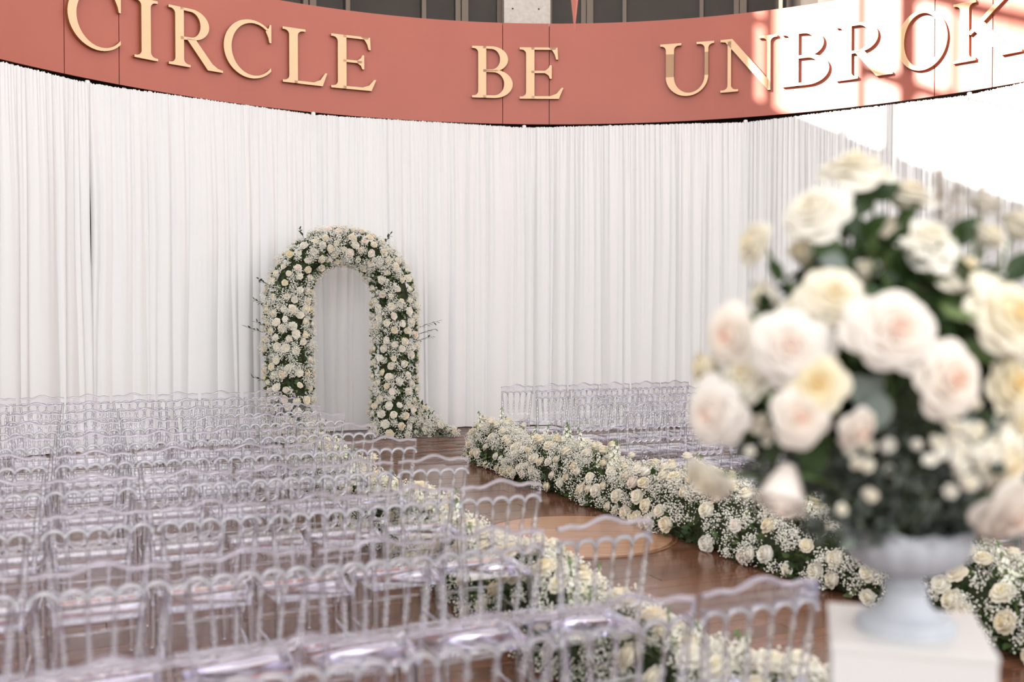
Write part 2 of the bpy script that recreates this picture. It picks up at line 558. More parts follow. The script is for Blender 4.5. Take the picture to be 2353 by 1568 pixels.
# bays: glass panes between bronze mullions, by where the photograph shows them along the curve
bays = [
    [(330, 352, 'double'), (352, 440, 'pane'), (440, 450, 'bar'), (450, 600, 'pane'), (600, 612, 'bar'), (612, 693, 'pane'),
     (693, 722, 'double'), (722, 791, 'pane'), (791, 801, 'bar'), (801, 967, 'pane'), (967, 977, 'bar'), (977, 1045, 'pane'),
     (1045, 1074, 'double'), (1074, 1141, 'pane'), (1141, 1153, 'bar')],
    [(1262, 1268, 'bar'), (1268, 1335, 'pane'), (1335, 1363, 'double'), (1363, 1431, 'pane'), (1431, 1440, 'bar'), (1440, 1609, 'pane'),
     (1609, 1618, 'bar'), (1618, 1688, 'pane'), (1688, 1718, 'double'), (1718, 1792, 'pane'), (1792, 1801, 'bar'), (1801, 1960, 'pane'),
     (1960, 1970, 'bar'), (1970, 2060, 'pane'), (2060, 2085, 'double')],
]
for bi, bay in enumerate(bays):
    w = empty('window_%d' % (bi + 1), (0, 0, 0))
    tag(w, kind='structure')
    for (p0, p1, what) in bay:
        if what == 'pane':
            drum_seg('pane', M['pane'], p0, p1, WR - 0.02, WR + 0.02, w, n=4)
        elif what == 'bar':
            drum_seg('mullion', M['bronze'], p0, p1, WR - 0.11, WR + 0.05, w)
        else:
            d = (p1 - p0)
            drum_seg('mullion', M['bronze'], p0, p0 + d * 0.40, WR - 0.10, WR + 0.05, w)
            drum_seg('mullion', M['bronze'], p0 + d * 0.40, p0 + d * 0.48, WR - 0.05, WR + 0.05, w)
            drum_seg('mullion', M['bronze'], p0 + d * 0.48, p1, WR - 0.13, WR + 0.05, w)
    lo, hi = bay[0][0], bay[-1][1]
    drum_seg('window_head', M['bronze'], lo, hi, WR - 0.12, WR + 0.06, w, DZ1, DZ1 + 0.3, 12)
ceil_lo = arc_slab(WR + 0.05, WR + 0.3, DZ0 - 0.6, 9.2, math.radians(-72), math.radians(72), 60).obj('wall_drum', M['stone_dark'])
tag(ceil_lo, kind='structure')

# unseen plaster wall sized to block sun; its mullioned window lights the far wall
E_DIR = Vector((0.26, 0.966, 0)).normalized()
WQ = Vector((-10.6, 4.0, 0))
NW = Vector((E_DIR.y, -E_DIR.x, 0))
def to_wall(x, y, R):
    P = on_cylinder(x, y, ROOM_C, R)
    t = (P - WQ).dot(NW) / SUN_DIR.dot(NW)
    Q = P - SUN_DIR * t
    return (Q - WQ).dot(E_DIR), Q.z
rot_w = math.atan2(-E_DIR.x, E_DIR.y)
def wall_box(s0, s1, z0, z1, th, off=0.0):
    c = WQ + E_DIR * ((s0 + s1) / 2) + NW * off
    return MB().box((c.x, c.y, (z0 + z1) / 2), (th, s1 - s0, z1 - z0), rot_w)
R8 = BAND_R
s_first, z_sill = to_wall(1718, 235, R8)
z_sill = to_wall(1790, 262, R8)[1]
s_end = s_first - 9.5
z_top = z_sill + 4.6
parts = MB()
for (s0, s1, z0, z1) in ((-24, 24, 0, z_sill), (-24, 24, z_top, 21), (s_first, 24, z_sill, z_top), (-24, s_end, z_sill, z_top)):
    b = wall_box(s0, s1, z0, z1, 0.3)
    parts.add(b.v, b.f)
wl = parts.obj('wall_left', M['plaster'])
tag(wl, kind='structure')
win3 = empty('window_3')
tag(win3, kind='structure')
def mull(pxa, pxb, y):
    sa_ = to_wall(pxa, y, R8)[0]; sb_ = to_wall(pxb, y, R8)[0]
    lo, hi = min(sa_, sb_), max(sa_, sb_)
    wall_box(lo, hi, z_sill, z_top, 0.06).obj('mullion', M['steel'], win3)
for a, b, y in ((1757, 1778, 150), (1972, 1988, 120), (2066, 2106, 110), (2187, 2199, 100)):
    mull(a, b, y)
sb = to_wall(2199, 100, R8)[0]
zz = to_wall(2030, 176, R8)[1]
s3 = to_wall(1988, 120, R8)[0]
wall_box(s_end, s3, zz - 0.10, zz + 0.10, 0.05).obj('transom', M['steel'], win3)
zz2 = to_wall(2300, 32, R8)[1]
wall_box(s_end, s3, zz2 - 0.12, zz2 + 0.12, 0.05).obj('transom', M['steel'], win3)
s1_ = to_wall(1757, 100, R8)[0]
zz3 = to_wall(1735, 44, R8)[1]
wall_box(s1_, s_first, zz3 - 0.07, zz3 + 0.07, 0.05).obj('transom', M['steel'], win3)

# ------------------------------------------------------------------ the red lettered fascia
fas = empty('lettered_fascia', (ROOM_C[0], ROOM_C[1], 0))
tag(fas, 'curved terracotta red fascia with raised gold capitals above the white drapes', 'sign')
def fpar(o):
    o.parent = fas
    o.matrix_parent_inverse = Matrix.Translation((-ROOM_C[0], -ROOM_C[1], 0))
    return o
joints_px = [(148, 170), (274, 192), (1155, 287), (1262, 289), (2147, 220), (2280, 203)]
ja = [band_angle(x, y) for x, y in joints_px]
step = ja[2] - ja[0]
nar = ja[3] - ja[2]
edges = [math.radians(-76)] + ja + [math.radians(76)]
gapa = 0.006 / BAND_R
for i in range(len(edges) - 1):
    e0, e1 = edges[i] + gapa, edges[i + 1] - gapa
    fpar(arc_slab(BAND_R, BAND_R + 0.05, BAND_Z0, BAND_Z1, e0, e1, max(3, int((e1 - e0) * 40))).obj('panel', M['red'], smooth=False))
fpar(arc_slab(BAND_R + 0.052, BAND_R + 0.35, BAND_Z0 + 0.02, BAND_Z1 - 0.03, math.radians(-76), math.radians(76), 70).obj('backing', M['red_dark']))

# --- letters, drawn as outlines on a unit cap height
def arc_pts(cx, cy_, rx, ry, a0, a1, n):
    return [(cx + rx * math.cos(math.radians(a0 + (a1 - a0) * i / n)), cy_ + ry * math.sin(math.radians(a0 + (a1 - a0) * i / n))) for i in range(n + 1)]
SH = 0.042
def serif_half(x, side, y, dirn, ext, br=0.085):
    """points from the stem edge at x out to the tip of a serif standing at y (dirn +1 for a foot, -1 for a head)"""
    pts = []
    for i in range(6):
        a = PI / 2 * i / 5
        pts.append((x + side * br * (1 - math.cos(a)) * 1.0, y + dirn * (SH + br * (1 - math.sin(a)))))
    pts.append((x + side * ext, y + dirn * SH))
    pts.append((x + side * ext, y))
    return pts
def stem(x0, x1, foot=(0.11, 0.11), head=(0.11, 0.11), y0=0.0, y1=1.0):
    pts = []
    if foot[0]: pts += serif_half(x0, -1, y0, 1, foot[0])
    else: pts += [(x0, y0)]
    if foot[1]: pts += serif_half(x1, 1, y0, 1, foot[1])[::-1]
    else: pts += [(x1, y0)]
    if head[1]: pts += serif_half(x1, 1, y1, -1, head[1])
    else: pts += [(x1, y1)]
    if head[0]: pts += serif_half(x0, -1, y1, -1, head[0])[::-1]
    else: pts += [(x0, y1)]
    return ('poly', pts)
def bar_serif(x1, y, down, h=0.045):
    """a thin arm's blade-shaped end"""
    s = -1 if down else 1
    return ('poly', [(x1 - 0.16, y), (x1, y), (x1 + 0.012, y + s * 0.235), (x1 - 0.022, y + s * 0.235), (x1 - 0.05, y + s * 0.13), (x1 - 0.09, y + s * h * 1.3)])
def glyph(ch):
    P = []
    if ch == 'I':
        P = [stem(0.12, 0.265)]
    elif ch == 'E':
        P = [stem(0.11, 0.255, (0.11, 0), (0.11, 0)), ('poly', [(0.2, 0.955), (0.62, 0.955), (0.64, 1.0), (0.2, 1.0)]), bar_serif(0.655, 1.0, True),
             ('poly', [(0.2, 0.50), (0.52, 0.50), (0.52, 0.545), (0.2, 0.545)]),
             ('poly', [(0.44, 0.545), (0.50, 0.60), (0.525, 0.655), (0.555, 0.655), (0.555, 0.39), (0.525, 0.39), (0.50, 0.455), (0.44, 0.50)]),
             ('poly', [(0.2, 0.0), (0.68, 0.0), (0.76, 0.215), (0.725, 0.215), (0.64, 0.10), (0.53, 0.052), (0.2, 0.05)])]
    elif ch == 'L':
        P = [stem(0.11, 0.255, (0.11, 0), (0.11, 0.13)), ('poly', [(0.2, 0.0), (0.68, 0.0), (0.76, 0.245), (0.725, 0.245), (0.64, 0.11), (0.53, 0.052), (0.2, 0.05)])]
    elif ch == 'B':
        o1 = [(0.2, 1.0), (0.34, 1.0)] + arc_pts(0.36, 0.755, 0.29, 0.245, 88, -78, 16) + [(0.2, 0.50)]
        i1 = [(0.2, 0.955), (0.34, 0.952)] + arc_pts(0.35, 0.752, 0.155, 0.198, 88, -82, 16) + [(0.2, 0.55)]
        o2 = [(0.2, 0.55), (0.38, 0.548)] + arc_pts(0.40, 0.275, 0.335, 0.275, 88, -90, 16) + [(0.2, 0.0)]
        i2 = [(0.2, 0.50), (0.38, 0.50)] + arc_pts(0.39, 0.275, 0.19, 0.225, 88, -90, 16) + [(0.2, 0.05)]
        P = [stem(0.11, 0.255, (0.11, 0), (0.11, 0)), ('strip', o1, i1), ('strip', o2, i2)]
    elif ch == 'R':
        o1 = [(0.2, 1.0), (0.36, 1.0)] + arc_pts(0.38, 0.735, 0.31, 0.265, 88, -84, 16) + [(0.2, 0.452)]
        i1 = [(0.2, 0.955), (0.36, 0.952)] + arc_pts(0.37, 0.732, 0.17, 0.22, 88, -86, 16) + [(0.2, 0.505)]
        P = [stem(0.11, 0.255, (0.11, 0.11), (0.11, 0)), ('strip', o1, i1),
             ('poly', [(0.30, 0.485), (0.46, 0.485), (0.745, 0.12), (0.84, 0.055), (0.93, 0.035), (0.93, 0.0), (0.665, 0.0)])]
    elif ch == 'C':
        o1 = arc_pts(0.50, 0.5, 0.50, 0.52, 52, 318, 36)
        i1 = arc_pts(0.545, 0.5, 0.405, 0.465, 50, 322, 36)
        P = [('strip', o1, i1), ('poly', [(0.77, 0.86), (0.83, 0.925), (0.845, 0.985), (0.875, 0.985), (0.875, 0.66), (0.84, 0.66), (0.82, 0.75)])]
    elif ch == 'O':
        P = [('strip', arc_pts(0.5, 0.5, 0.5, 0.52, 0, 360, 48), arc_pts(0.505, 0.5, 0.36, 0.465, 0, 360, 48))]
    elif ch == 'U':
        o1 = [(0.10, 0.8)] + arc_pts(0.475, 0.36, 0.375, 0.38, 180, 360, 24) + [(0.85, 0.8)]
        i1 = [(0.245, 0.8)] + arc_pts(0.515, 0.36, 0.27, 0.32, 180, 360, 24) + [(0.785, 0.8)]
        P = [stem(0.10, 0.245, (0, 0), (0.10, 0.13), 0.36, 1.0), ('strip', o1, i1), stem(0.785, 0.85, (0, 0), (0.14, 0.10), 0.36, 1.0)]
    elif ch == 'N':
        P = [stem(0.13, 0.195, (0.13, 0.13), (0, 0), 0.0, 0.96), ('poly', [(0.0, 1.0), (0.215, 1.0), (0.905, 0.13), (0.905, -0.02), (0.86, -0.02), (0.16, 0.86), (0.09, 0.945), (0.0, 0.958)]),
             stem(0.84, 0.905, (0, 0), (0.14, 0.12), 0.0, 1.0)]
    elif ch == 'K':
        P = [stem(0.11, 0.255, (0.11, 0.11), (0.11, 0.11)), ('poly', [(0.24, 0.47), (0.72, 0.94), (0.64, 0.96), (0.64, 1.0), (0.96, 1.0), (0.96, 0.96), (0.84, 0.93), (0.34, 0.475), (0.28, 0.43)]),
             ('poly', [(0.34, 0.565), (0.50, 0.60), (0.88, 0.13), (0.97, 0.06), (1.08, 0.04), (1.08, 0.0), (0.78, 0.0), (0.30, 0.53)])]
    return P
GW = {'I': 0.385, 'E': 0.76, 'L': 0.76, 'B': 0.735, 'R': 0.93, 'C': 0.90, 'O': 1.0, 'U': 0.95, 'N': 1.02, 'K': 1.08}
def letter_mesh(ch, w, h, depth):
    sx = w / GW[ch]
    mb = MB()
    fidx = []
    faces_side = []
    V, F, MI = [], [], []
    def ext(loop, tris):
        n0 = len(V)
        n = len(loop)
        for (x, z) in loop: V.append((x * sx - w / 2, -depth, z * h))
        for (x, z) in loop: V.append((x * sx - w / 2, 0.0, z * h))
        for t in tris:
            F.append([n0 + i for i in t]); MI.append(0)
            F.append([n0 + n + i for i in reversed(t)]); MI.append(1)
        for i in range(n):
            j = (i + 1) % n
            F.append([n0 + i, n0 + n + i, n0 + n + j, n0 + j]); MI.append(1)
    for p in glyph(ch):
        if p[0] == 'poly':
            loop = p[1]
            tris = [list(t) for t in tessellate_polygon([[Vector((x, z, 0)) for x, z in loop]])]
            out = []
            for t in tris:
                (ax, az), (bx, bz), (cx, cz) = (loop[i] for i in t)
                cr = (bx - ax) * (cz - az) - (bz - az) * (cx - ax)
                if abs(cr) < 1e-9: continue
                out.append(t if cr > 0 else t[::-1])
            ext(loop, out)
        else:
            a, b = p[1], p[2]
            n = len(a)
            loop = a + b[::-1]
            tris = []
            for i in range(n - 1):
                q = [i, i + 1, 2 * n - 2 - i, 2 * n - 1 - i]
                (ax, az), (bx, bz), (cx, cz) = (loop[k] for k in q[:3])
                cr = (bx - ax) * (cz - az) - (bz - az) * (cx - ax)
                tris.append(q if cr > 0 else q[::-1])
            ext(loop, tris)
    me = bpy.data.meshes.new('letter')
    me.from_pydata(V, [], F)
    me.materials.append(M['gold']); me.materials.append(M['rust'])
    me.polygons.foreach_set('material_index', MI)
    me.update()
    return me
# letter, left and right edge and baseline of each in the photograph
LET = [('C', 150, 276, 122), ('I', 302, 359, 140), ('R', 384, 508, 160), ('C', 511, 623, 181), ('L', 647, 749, 197), ('E', 759, 862, 211),
       ('B', 1084, 1177, 230), ('E', 1194, 1294, 232), ('U', 1518, 1641, 222), ('N', 1657, 1786, 212), ('B', 1800, 1907, 202),
       ('R', 1924, 2054, 186), ('O', 2064, 2180, 168), ('K', 2194, 2352, 142)]
LH = 0.845
BASE_Z = BAND_Z0 + 0.405
words_of = ['circle'] * 6 + ['be'] * 2 + ['unbroken'] * 6
for i, (ch, x0, x1, yb) in enumerate(LET):
    aa, ab = band_angle(x0, yb), band_angle(x1, yb)
    am = (aa + ab) / 2
    w = 2 * BAND_R * math.sin((ab - aa) / 2)
    me = letter_mesh(ch, w, LH, 0.055)
    R = BAND_R - 0.022
    o = link('letter', me, None, loc=(ROOM_C[0] + R * math.sin(am), ROOM_C[1] + R * math.cos(am), BASE_Z), rot=(0, 0, -am))
    fpar(o)
    o['label'] = 'raised gold serif capital %s in the word %s' % (ch, words_of[i].upper())

# ------------------------------------------------------------------ hanging red spire
sp = empty('hanging_spire', (0, 0, 0))
tip = at_depth(1320, 76, 7.5)
mb = MB()
Lsp = 1.75; hw = 0.115 * Lsp
for z, r in ((0, 0.004), (Lsp, hw)):
    pass
vs = [(0, 0, 0)] + [(hw * math.cos(a), hw * math.sin(a), Lsp) for a in (math.radians(200), math.radians(250 + 50), math.radians(20), math.radians(110))]
sp.location = tip
MB().add(vs, [(0, 1, 2), (0, 2, 3), (0, 3, 4), (0, 4, 1), (4, 3, 2, 1)]).obj('spire_body', M['red'], sp)
MB().tube([(0, 0, Lsp), (0, 0, 16.0 - tip.z)], [0.012, 0.012], 8).obj('suspension_cable', M['steel'], sp)
tag(sp, 'slim red spire hanging point down in front of the dark windows', 'ornament')
ceil = bpy.data.meshes.new('ceiling')
vs, fs = [], []
NC = 48
for k in range(NC):
    a = 2 * PI * k / NC
    c_, s_ = math.cos(a), math.sin(a)
    q = 13.0 / max(abs(c_), abs(s_))
    for z in (16.5, 16.9):
        vs.append((ROOM_C[0] + 4.0 * c_, ROOM_C[1] + 4.0 * s_, z)); vs.append((ROOM_C[0] + q * c_ + 1.0, ROOM_C[1] + q * s_, z))
for k in range(NC):
    a, b = 4 * k, 4 * ((k + 1) % NC)
    fs += [(a, a + 1, b + 1, b), (a + 2, b + 2, b + 3, a + 3), (a, b, b + 2, a + 2), (a + 1, a + 3, b + 3, b + 1)]
tag(MB().add(vs, fs).obj('ceiling', M['plaster']), kind='structure')  # unseen, added to cut the light from overhead
beam = MB().box((tip.x - 0.2, tip.y, 16.25), (21, 0.35, 0.5)).obj('beam', M['steel'])
tag(beam, kind='structure')

# ------------------------------------------------------------------ drapes on uprights
D_TOP = 3.19
def pole_at(x, y):
    d = ray(x, y)
    t = D_TOP / d.z
    return Vector((d.x * t, d.y * t, 0))
poles = [pole_at(205, 190), pole_at(722, 262), pole_at(1205, 292), pole_at(1712, 280), pole_at(2225, 217)]
def extend(p, q, turn):
    d = (q - p)
    c, s = math.cos(turn), math.sin(turn)
    return q + Vector((d.x * c - d.y * s, d.x * s + d.y * c, 0))
poles = [extend(poles[1], poles[0], math.radians(24))] + poles + [extend(poles[-2], poles[-1], math.radians(-25))]
TOPZ = CAM_H + D_TOP
under = ['beside the outermost pole', 'under the first C of the sign', 'under the letter L', 'under the middle letters B and E',
         'under the letters N and B', 'under the letter K', 'beyond the letter K']
for i, p in enumerate(poles):
    u = empty('drape_pole', (p.x, p.y, 0), -math.atan2(p.x - ROOM_C[0], p.y - ROOM_C[1]))
    tag(u, 'white drape pole tip poking over the cloth ' + under[i], 'pole', 'uprights holding the white drapes')
    MB().tube([(0, 0.07, 0.01), (0, 0.07, TOPZ + 0.02)], [0.024, 0.024], 12).obj('upright', M['pipe'], u, smooth=True, auto=0.7)
    MB().lathe([(0.03, TOPZ - 0.06), (0.034, TOPZ - 0.05), (0.034, TOPZ + 0.02), (0.026, TOPZ + 0.035)], 14, (0, 0.045, 0)).obj('top_cap', M['pipe'], u, smooth=True, auto=0.7)
    MB().box((0, 0.14, 0.006), (0.4, 0.4, 0.01)).obj('base_plate', M['steel'], u)

def drape(p, q, s0, s1, seed, gap0=0.0, gap1=0.0):
    """one cloth panel hung between s0 and s1 (fractions of the bar from p to q); gap: how far its side edges swing open halfway down"""
    r = np.random.default_rng(seed)
    L = (q - p).length
    W = (s1 - s0) * L
    nx, nz = 168, 26
    uu = np.linspace(0, 1, nx)
    tz = np.concatenate([np.array([0, 0.006, 0.012, 0.022, 0.04, 0.07]), np.linspace(0.11, 1, nz - 6)])     # 0 top .. 1 bottom
    U, T = np.meshgrid(uu, tz)
    # folds: cusped lobes with borders that drift a little from top to bottom
    nf = int(W / 0.20) + 1
    wd = np.exp(r.normal(0, 0.55, nf)); b0 = np.concatenate([[0], np.cumsum(wd) / wd.sum()])
    b1 = b0.copy(); b1[1:-1] = np.sort(b0[1:-1] + r.normal(0, 0.25 / nf, nf - 1))
    amp = np.clip(0.066 * wd / wd.mean(), 0.012, 0.075) * r.uniform(0.45, 1.1, nf)
    amp2 = r.uniform(0.5, 1.3, nf)
    offs = np.zeros_like(U)
    for k in range(nf):
        lo = b0[k] + (b1[k] - b0[k]) * T
        hi = b0[k + 1] + (b1[k + 1] - b0[k + 1]) * T
        x = (U - lo) / np.maximum(hi - lo, 1e-4)
        msk = (x >= 0) & (x <= 1)
        grow = np.clip((T - 0.01) / 0.30, 0, 1) ** 0.8
        prof = np.sin(PI * np.clip(x, 0, 1)) ** 0.8
        skew = 1 + 0.5 * np.sin(2 * PI * np.clip(x, 0, 1)) * (amp2[k] - 0.9)
        offs = np.where(msk, amp[k] * prof * skew * (0.22 + 0.78 * grow), offs)
    nfine = int(W / 0.045)
    ph = r.uniform(0, 2 * PI, 3)
    fine = 0.008 * np.sin(2 * PI * nfine * (U + 0.012 * np.sin(2 * PI * 3 * U + ph[0])) + ph[1]) + 0.006 * np.sin(2 * PI * nfine * 0.57 * U + ph[2])
    offs += fine * np.exp(-T / 0.13)
    mid = 0.007 * np.sin(2 * PI * int(W / 0.085) * (U + 0.02 * np.sin(2 * PI * 2 * U + ph[1])) + ph[0])
    offs += mid * np.exp(-((T - 0.15) / 0.35) ** 2)
    # gather at the rod pocket
    pocket = np.exp(-((T - 0.012) / 0.006) ** 2) * 0.012
    offs = offs - 0.01 + pocket * 0.0
    swing = np.sin(PI * np.clip((T - 0.08) * 1.6, 0, 1)) ** 1.5
    S = s0 * L - 0.02 + U * (W + 0.04) + 0.012 * np.sin(2 * PI * nf * 0.5 * U + 3 * T) * T
    S += gap0 * swing * (1 - U) ** 3 - gap1 * swing * U ** 3
    ruff = np.where(T < 0.003, r.uniform(-0.008, 0.014, nx)[None, :], 0)
    Z = (TOPZ - 0.012) * (1 - T) + 0.012 * T + ruff
    d = (q - p).normalized()
    nrm = Vector((d.y, -d.x, 0))        # towards the room
    X = p.x + d.x * S + nrm.x * offs
    Y = p.y + d.y * S + nrm.y * offs
    V = np.stack([X, Y, Z], axis=2).reshape(-1, 3)
    idx = np.arange(nx * nz).reshape(nz, nx)
    F = np.stack([idx[:-1, :-1], idx[1:, :-1], idx[1:, 1:], idx[:-1, 1:]], axis=2).reshape(-1, 4)
    return V, F
where = [
    ['outermost panel beyond the word CIRCLE', 'second from the outermost end', 'hanging before the first letter C'],
    ['hanging under letters C and I', 'hanging under letter R', 'hanging under the second C of CIRCLE'],
    ['hanging under letter E of CIRCLE behind the flower arch', 'hanging in the blank between CIRCLE and BE', 'hanging under the letter B of BE'],
    ['hanging under the letter E of BE', 'hanging in the blank after BE', 'hanging under the letter U'],
    ['hanging under the letter N and the first sunlit B', 'hanging under the sunlit second R', 'hanging under the sunlit letter O'],
    ['hanging under the sunlit letter K', 'second beyond the letter K', 'outermost beyond the letter K'],
]
for i in range(len(poles) - 1):
    p, q = poles[i], poles[i + 1]
    cuts = [0.0, 1 / 3 + rnd.uniform(-0.03, 0.03), 2 / 3 + rnd.uniform(-0.03, 0.03), 1.0]
    if i == 1: cuts = [0.0, 0.53, 0.80, 1.0]
    for k in range(3):
        g0 = 0.027 if (i, k) == (1, 0) else (0.02 if (i, k) == (1, 1) else 0.0)
        g1 = 0.027 if (i, k) == (0, 2) else -0.02
        V, F = drape(p, q, cuts[k], cuts[k + 1], 100 + 10 * i + k, g0, g1)
        me = np_mesh('drape', V, F, M['drape'])
        o = link('drape', me)
        tag(o, 'white pleated drape panel ' + where[i][k], 'curtain', 'white drapes round the rotunda')

# ------------------------------------------------------------------ clear chairs
def rod_profile(z0, z1, r, beads, rb, n=None):
    """(r, z) profile with beads at given heights"""
    pr = [(r * 0.9, z0)]
    for b in sorted(beads):
        h = rb * 0.75
        pr += [(r, b - h * 1.3), (rb * 0.85, b - h * 0.6), (rb, b), (rb * 0.85, b + h * 0.6), (r, b + h * 1.3)]
    pr.append((r * 0.9, z1))
    return pr
def rod(mb, p0, p1, prof, n=8):
    """turned rod from p0 to p1; the profile's z runs 0..1"""
    p0, p1 = Vector(p0), Vector(p1)
    pts = [p0 + (p1 - p0) * t for r, t in prof]
    mb.tube(pts, [r for r, t in prof], n)
CH_W = 0.21       # half width of the back at the top
def back_y(z): return -0.19 - 0.045 * max(0.0, z - 0.45) / 0.45 if z > 0.45 else -0.19 - 0.03 * (0.45 - z) / 0.45
def half_w(z): return 0.168 + (CH_W - 0.01 - 0.168) * max(0.0, z - 0.45) / 0.45 if z > 0.45 else 0.168 + 0.012 * (0.45 - z) / 0.45
def chair_meshes():
    out = []
    yb = back_y(0.86)
    # top rail: wavy upper edge, five arches below
    top, bot = [], []
    N = 60
    for i in range(N + 1):
        x = -CH_W + 2 * CH_W * i / N
        t = abs(x) / CH_W
        z = 0.892 + 0.030 * (0.5 + 0.5 * math.cos(PI * min(1, t / 0.52))) + 0.007 * math.exp(-((t - 0.72) / 0.12) ** 2)
        top.append((x, z))
        ph = (i * 5 / N) % 1.0
        bot.append((x, 0.800 + 0.034 * (max(0.0, 1 - (2 * ph - 1) ** 2)) ** 0.5))
    mb = MB().plate(top, bot, yb - 0.009, yb + 0.009)
    out.append(('top_rail', mb.mesh('top_rail', M['clear_plate'], True, auto=0.6)))
    # moulded bead that follows the arches
    mb = MB()
    mb.tube([(x, yb, z) for x, z in bot], [0.0095] * (N + 1), 8)
    out.append(('arch_bead', mb.mesh('arch_bead', M['clear_bead'], True, auto=1.2)))
    mb = MB().tube([(x, yb, z - 0.004) for x, z in top], [0.0085] * (N + 1), 8)
    out.append(('crest_bead', mb.mesh('crest_bead', M['clear_crest'], True, auto=1.2)))
    # lower rail with hanging scallops
    zl = 0.572
    wl_ = half_w(zl)
    yl = back_y(zl)
    top, bot = [], []
    for i in range(41):
        x = -wl_ + 2 * wl_ * i / 40
        ph = (i * 5 / 40) % 1.0
        top.append((x, zl + 0.012 - 0.012 * math.sin(PI * ph)))
        bot.append((x, zl - 0.008 - 0.022 * math.sin(PI * ph)))
    out.append(('lower_rail', MB().plate(top, bot, yl - 0.009, yl + 0.009).mesh('lower_rail', M['clear_rod'], True, auto=0.6)))
    beads = [0.12, 0.34, 0.42, 0.49, 0.57, 0.64, 0.86]
    pr = rod_profile(0, 1, 0.0075, [], 0.012)
    def unit(r, bs, rb, length):
        p = [(r, 0.0)]
        for b in bs:
            h = rb * 0.8 / length
            p += [(r, b - h * 1.25), (rb * 0.86, b - h * 0.6), (rb, b), (rb * 0.86, b + h * 0.6), (r, b + h * 1.25)]
        p.append((r, 1.0))
        return p
    for k in range(1, 5):
        f = -1 + 2 * k / 5
        mb = MB()
        rod(mb, (f * wl_, yl, zl), (f * CH_W, yb, 0.805), unit(0.0078, [0.20, 0.33, 0.47, 0.82], 0.0125, 0.235), 8)
        out.append(('spindle', mb.mesh('spindle', M['clear_rod'], True, auto=1.0)))
    for s in (-1, 1):
        mb = MB()
        pts = [(s * half_w(z), back_y(z), z) for z in (0.0, 0.22, 0.45)]
        mb.tube(pts, [0.010, 0.0135, 0.016], 8)
        L2 = 0.40
        rod(mb, (s * half_w(0.45), back_y(0.45), 0.45), (s * (CH_W - 0.010), yb, 0.845), unit(0.0115, [0.08, 0.31, 0.40, 0.50, 0.585, 0.66], 0.0175, L2), 8)
        out.append(('back_leg', mb.mesh('back_leg', M['clear_rod'], True, auto=1.0)))
    for s in (-1, 1):
        mb = MB()
        rod(mb, (s * 0.186, 0.185, 0.0), (s * 0.186, 0.175, 0.435), [(0.010, 0), (0.012, 0.3), (0.015, 0.66), (0.012, 0.70), (0.020, 0.74), (0.012, 0.78), (0.020, 0.83), (0.013, 0.87), (0.021, 0.93), (0.021, 1.0)], 8)
        out.append(('front_leg', mb.mesh('front_leg', M['clear_rod'], True, auto=1.0)))
    # seat: slightly wider in front, thin with a deeper rim
    mb = MB()
    o = [(-0.178, -0.195), (0.178, -0.195), (0.207, 0.20), (-0.207, 0.20)]
    vs = [(x, y, z) for z in (0.432, 0.462) for x, y in o]
    mb.add(vs, [(0, 3, 2, 1), (4, 5, 6, 7), (0, 1, 5, 4), (1, 2, 6, 5), (2, 3, 7, 6), (3, 0, 4, 7)])
    out.append(('seat', mb.mesh('seat', M['clear_plate'], True, bevel=0.008, auto=0.5)))
    for a, b in (((-0.186, 0.18, 0.215), (-0.174, -0.205, 0.215)), ((0.186, 0.18, 0.215), (0.174, -0.205, 0.215)),
                 ((-0.186, 0.18, 0.285), (0.186, 0.18, 0.285)), ((-0.174, -0.205, 0.255), (0.174, -0.205, 0.255))):
        mb = MB()
        rod(mb, a, b, [(0.006, 0), (0.008, 0.2), (0.0115, 0.47), (0.0115, 0.53), (0.008, 0.8), (0.006, 1)], 8)
        out.append(('stretcher', mb.mesh('stretcher', M['clear_rod'], True, auto=1.0)))
    return out
CHAIR = chair_meshes()
chair_proto = None
def make_chair(corner, side, label, group, jitter=True):
    """corner: world position of the top back corner on that side (+1 right, -1 left)"""
    dl = RDIR * (side * CH_W) + FDIR * back_y(0.86)
    base = Vector((corner.x, corner.y, 0)) - dl
    rz = ALPHA
    if jitter:
        base += Vector((rnd.uniform(-0.008, 0.008), rnd.uniform(-0.012, 0.012), 0))
        rz += math.radians(rnd.uniform(-1.6, 1.6))
    t = empty('chair', base, rz)
    tag(t, label, 'chair', group)
    parts_ = {}
    for nm, me in CHAIR:
        parts_[nm] = link(nm, me, parts_['top_rail'] if nm in ('arch_bead', 'crest_bead') else t)
    return t
ORD = ['aisle', 'second', 'third', 'fourth', 'fifth', 'sixth', 'seventh', 'eighth', 'ninth', 'tenth', 'eleventh']
RNK = ['first', 'second', 'third', 'fourth', 'fifth', 'sixth', 'seventh', 'eighth', 'ninth', 'tenth', 'eleventh']
ROW_STEP = 1.004
SEAT_STEP = 0.452
A0 = Vector((0.941, 3.04, 0))
ncol = {0: 5, 1: 6, 2: 6, 3: 6, 4: 7, 5: 7, 6: 7, 7: 8, 8: 8, 9: 7}
for i in range(10):
    for k in range(ncol[i]):
        c = A0 + FDIR * (ROW_STEP * i) - RDIR * (SEAT_STEP * k)
        pos = 'at the aisle end of' if k == 0 else '%s from the aisle in' % ORD[k]
        make_chair(c, 1, 'clear plastic chair %s the %s row from the arch, nearer block' % (pos, RNK[9 - i]), 'clear chairs in the nearer block')
B0 = Vector((-0.12, 12.13, 0))
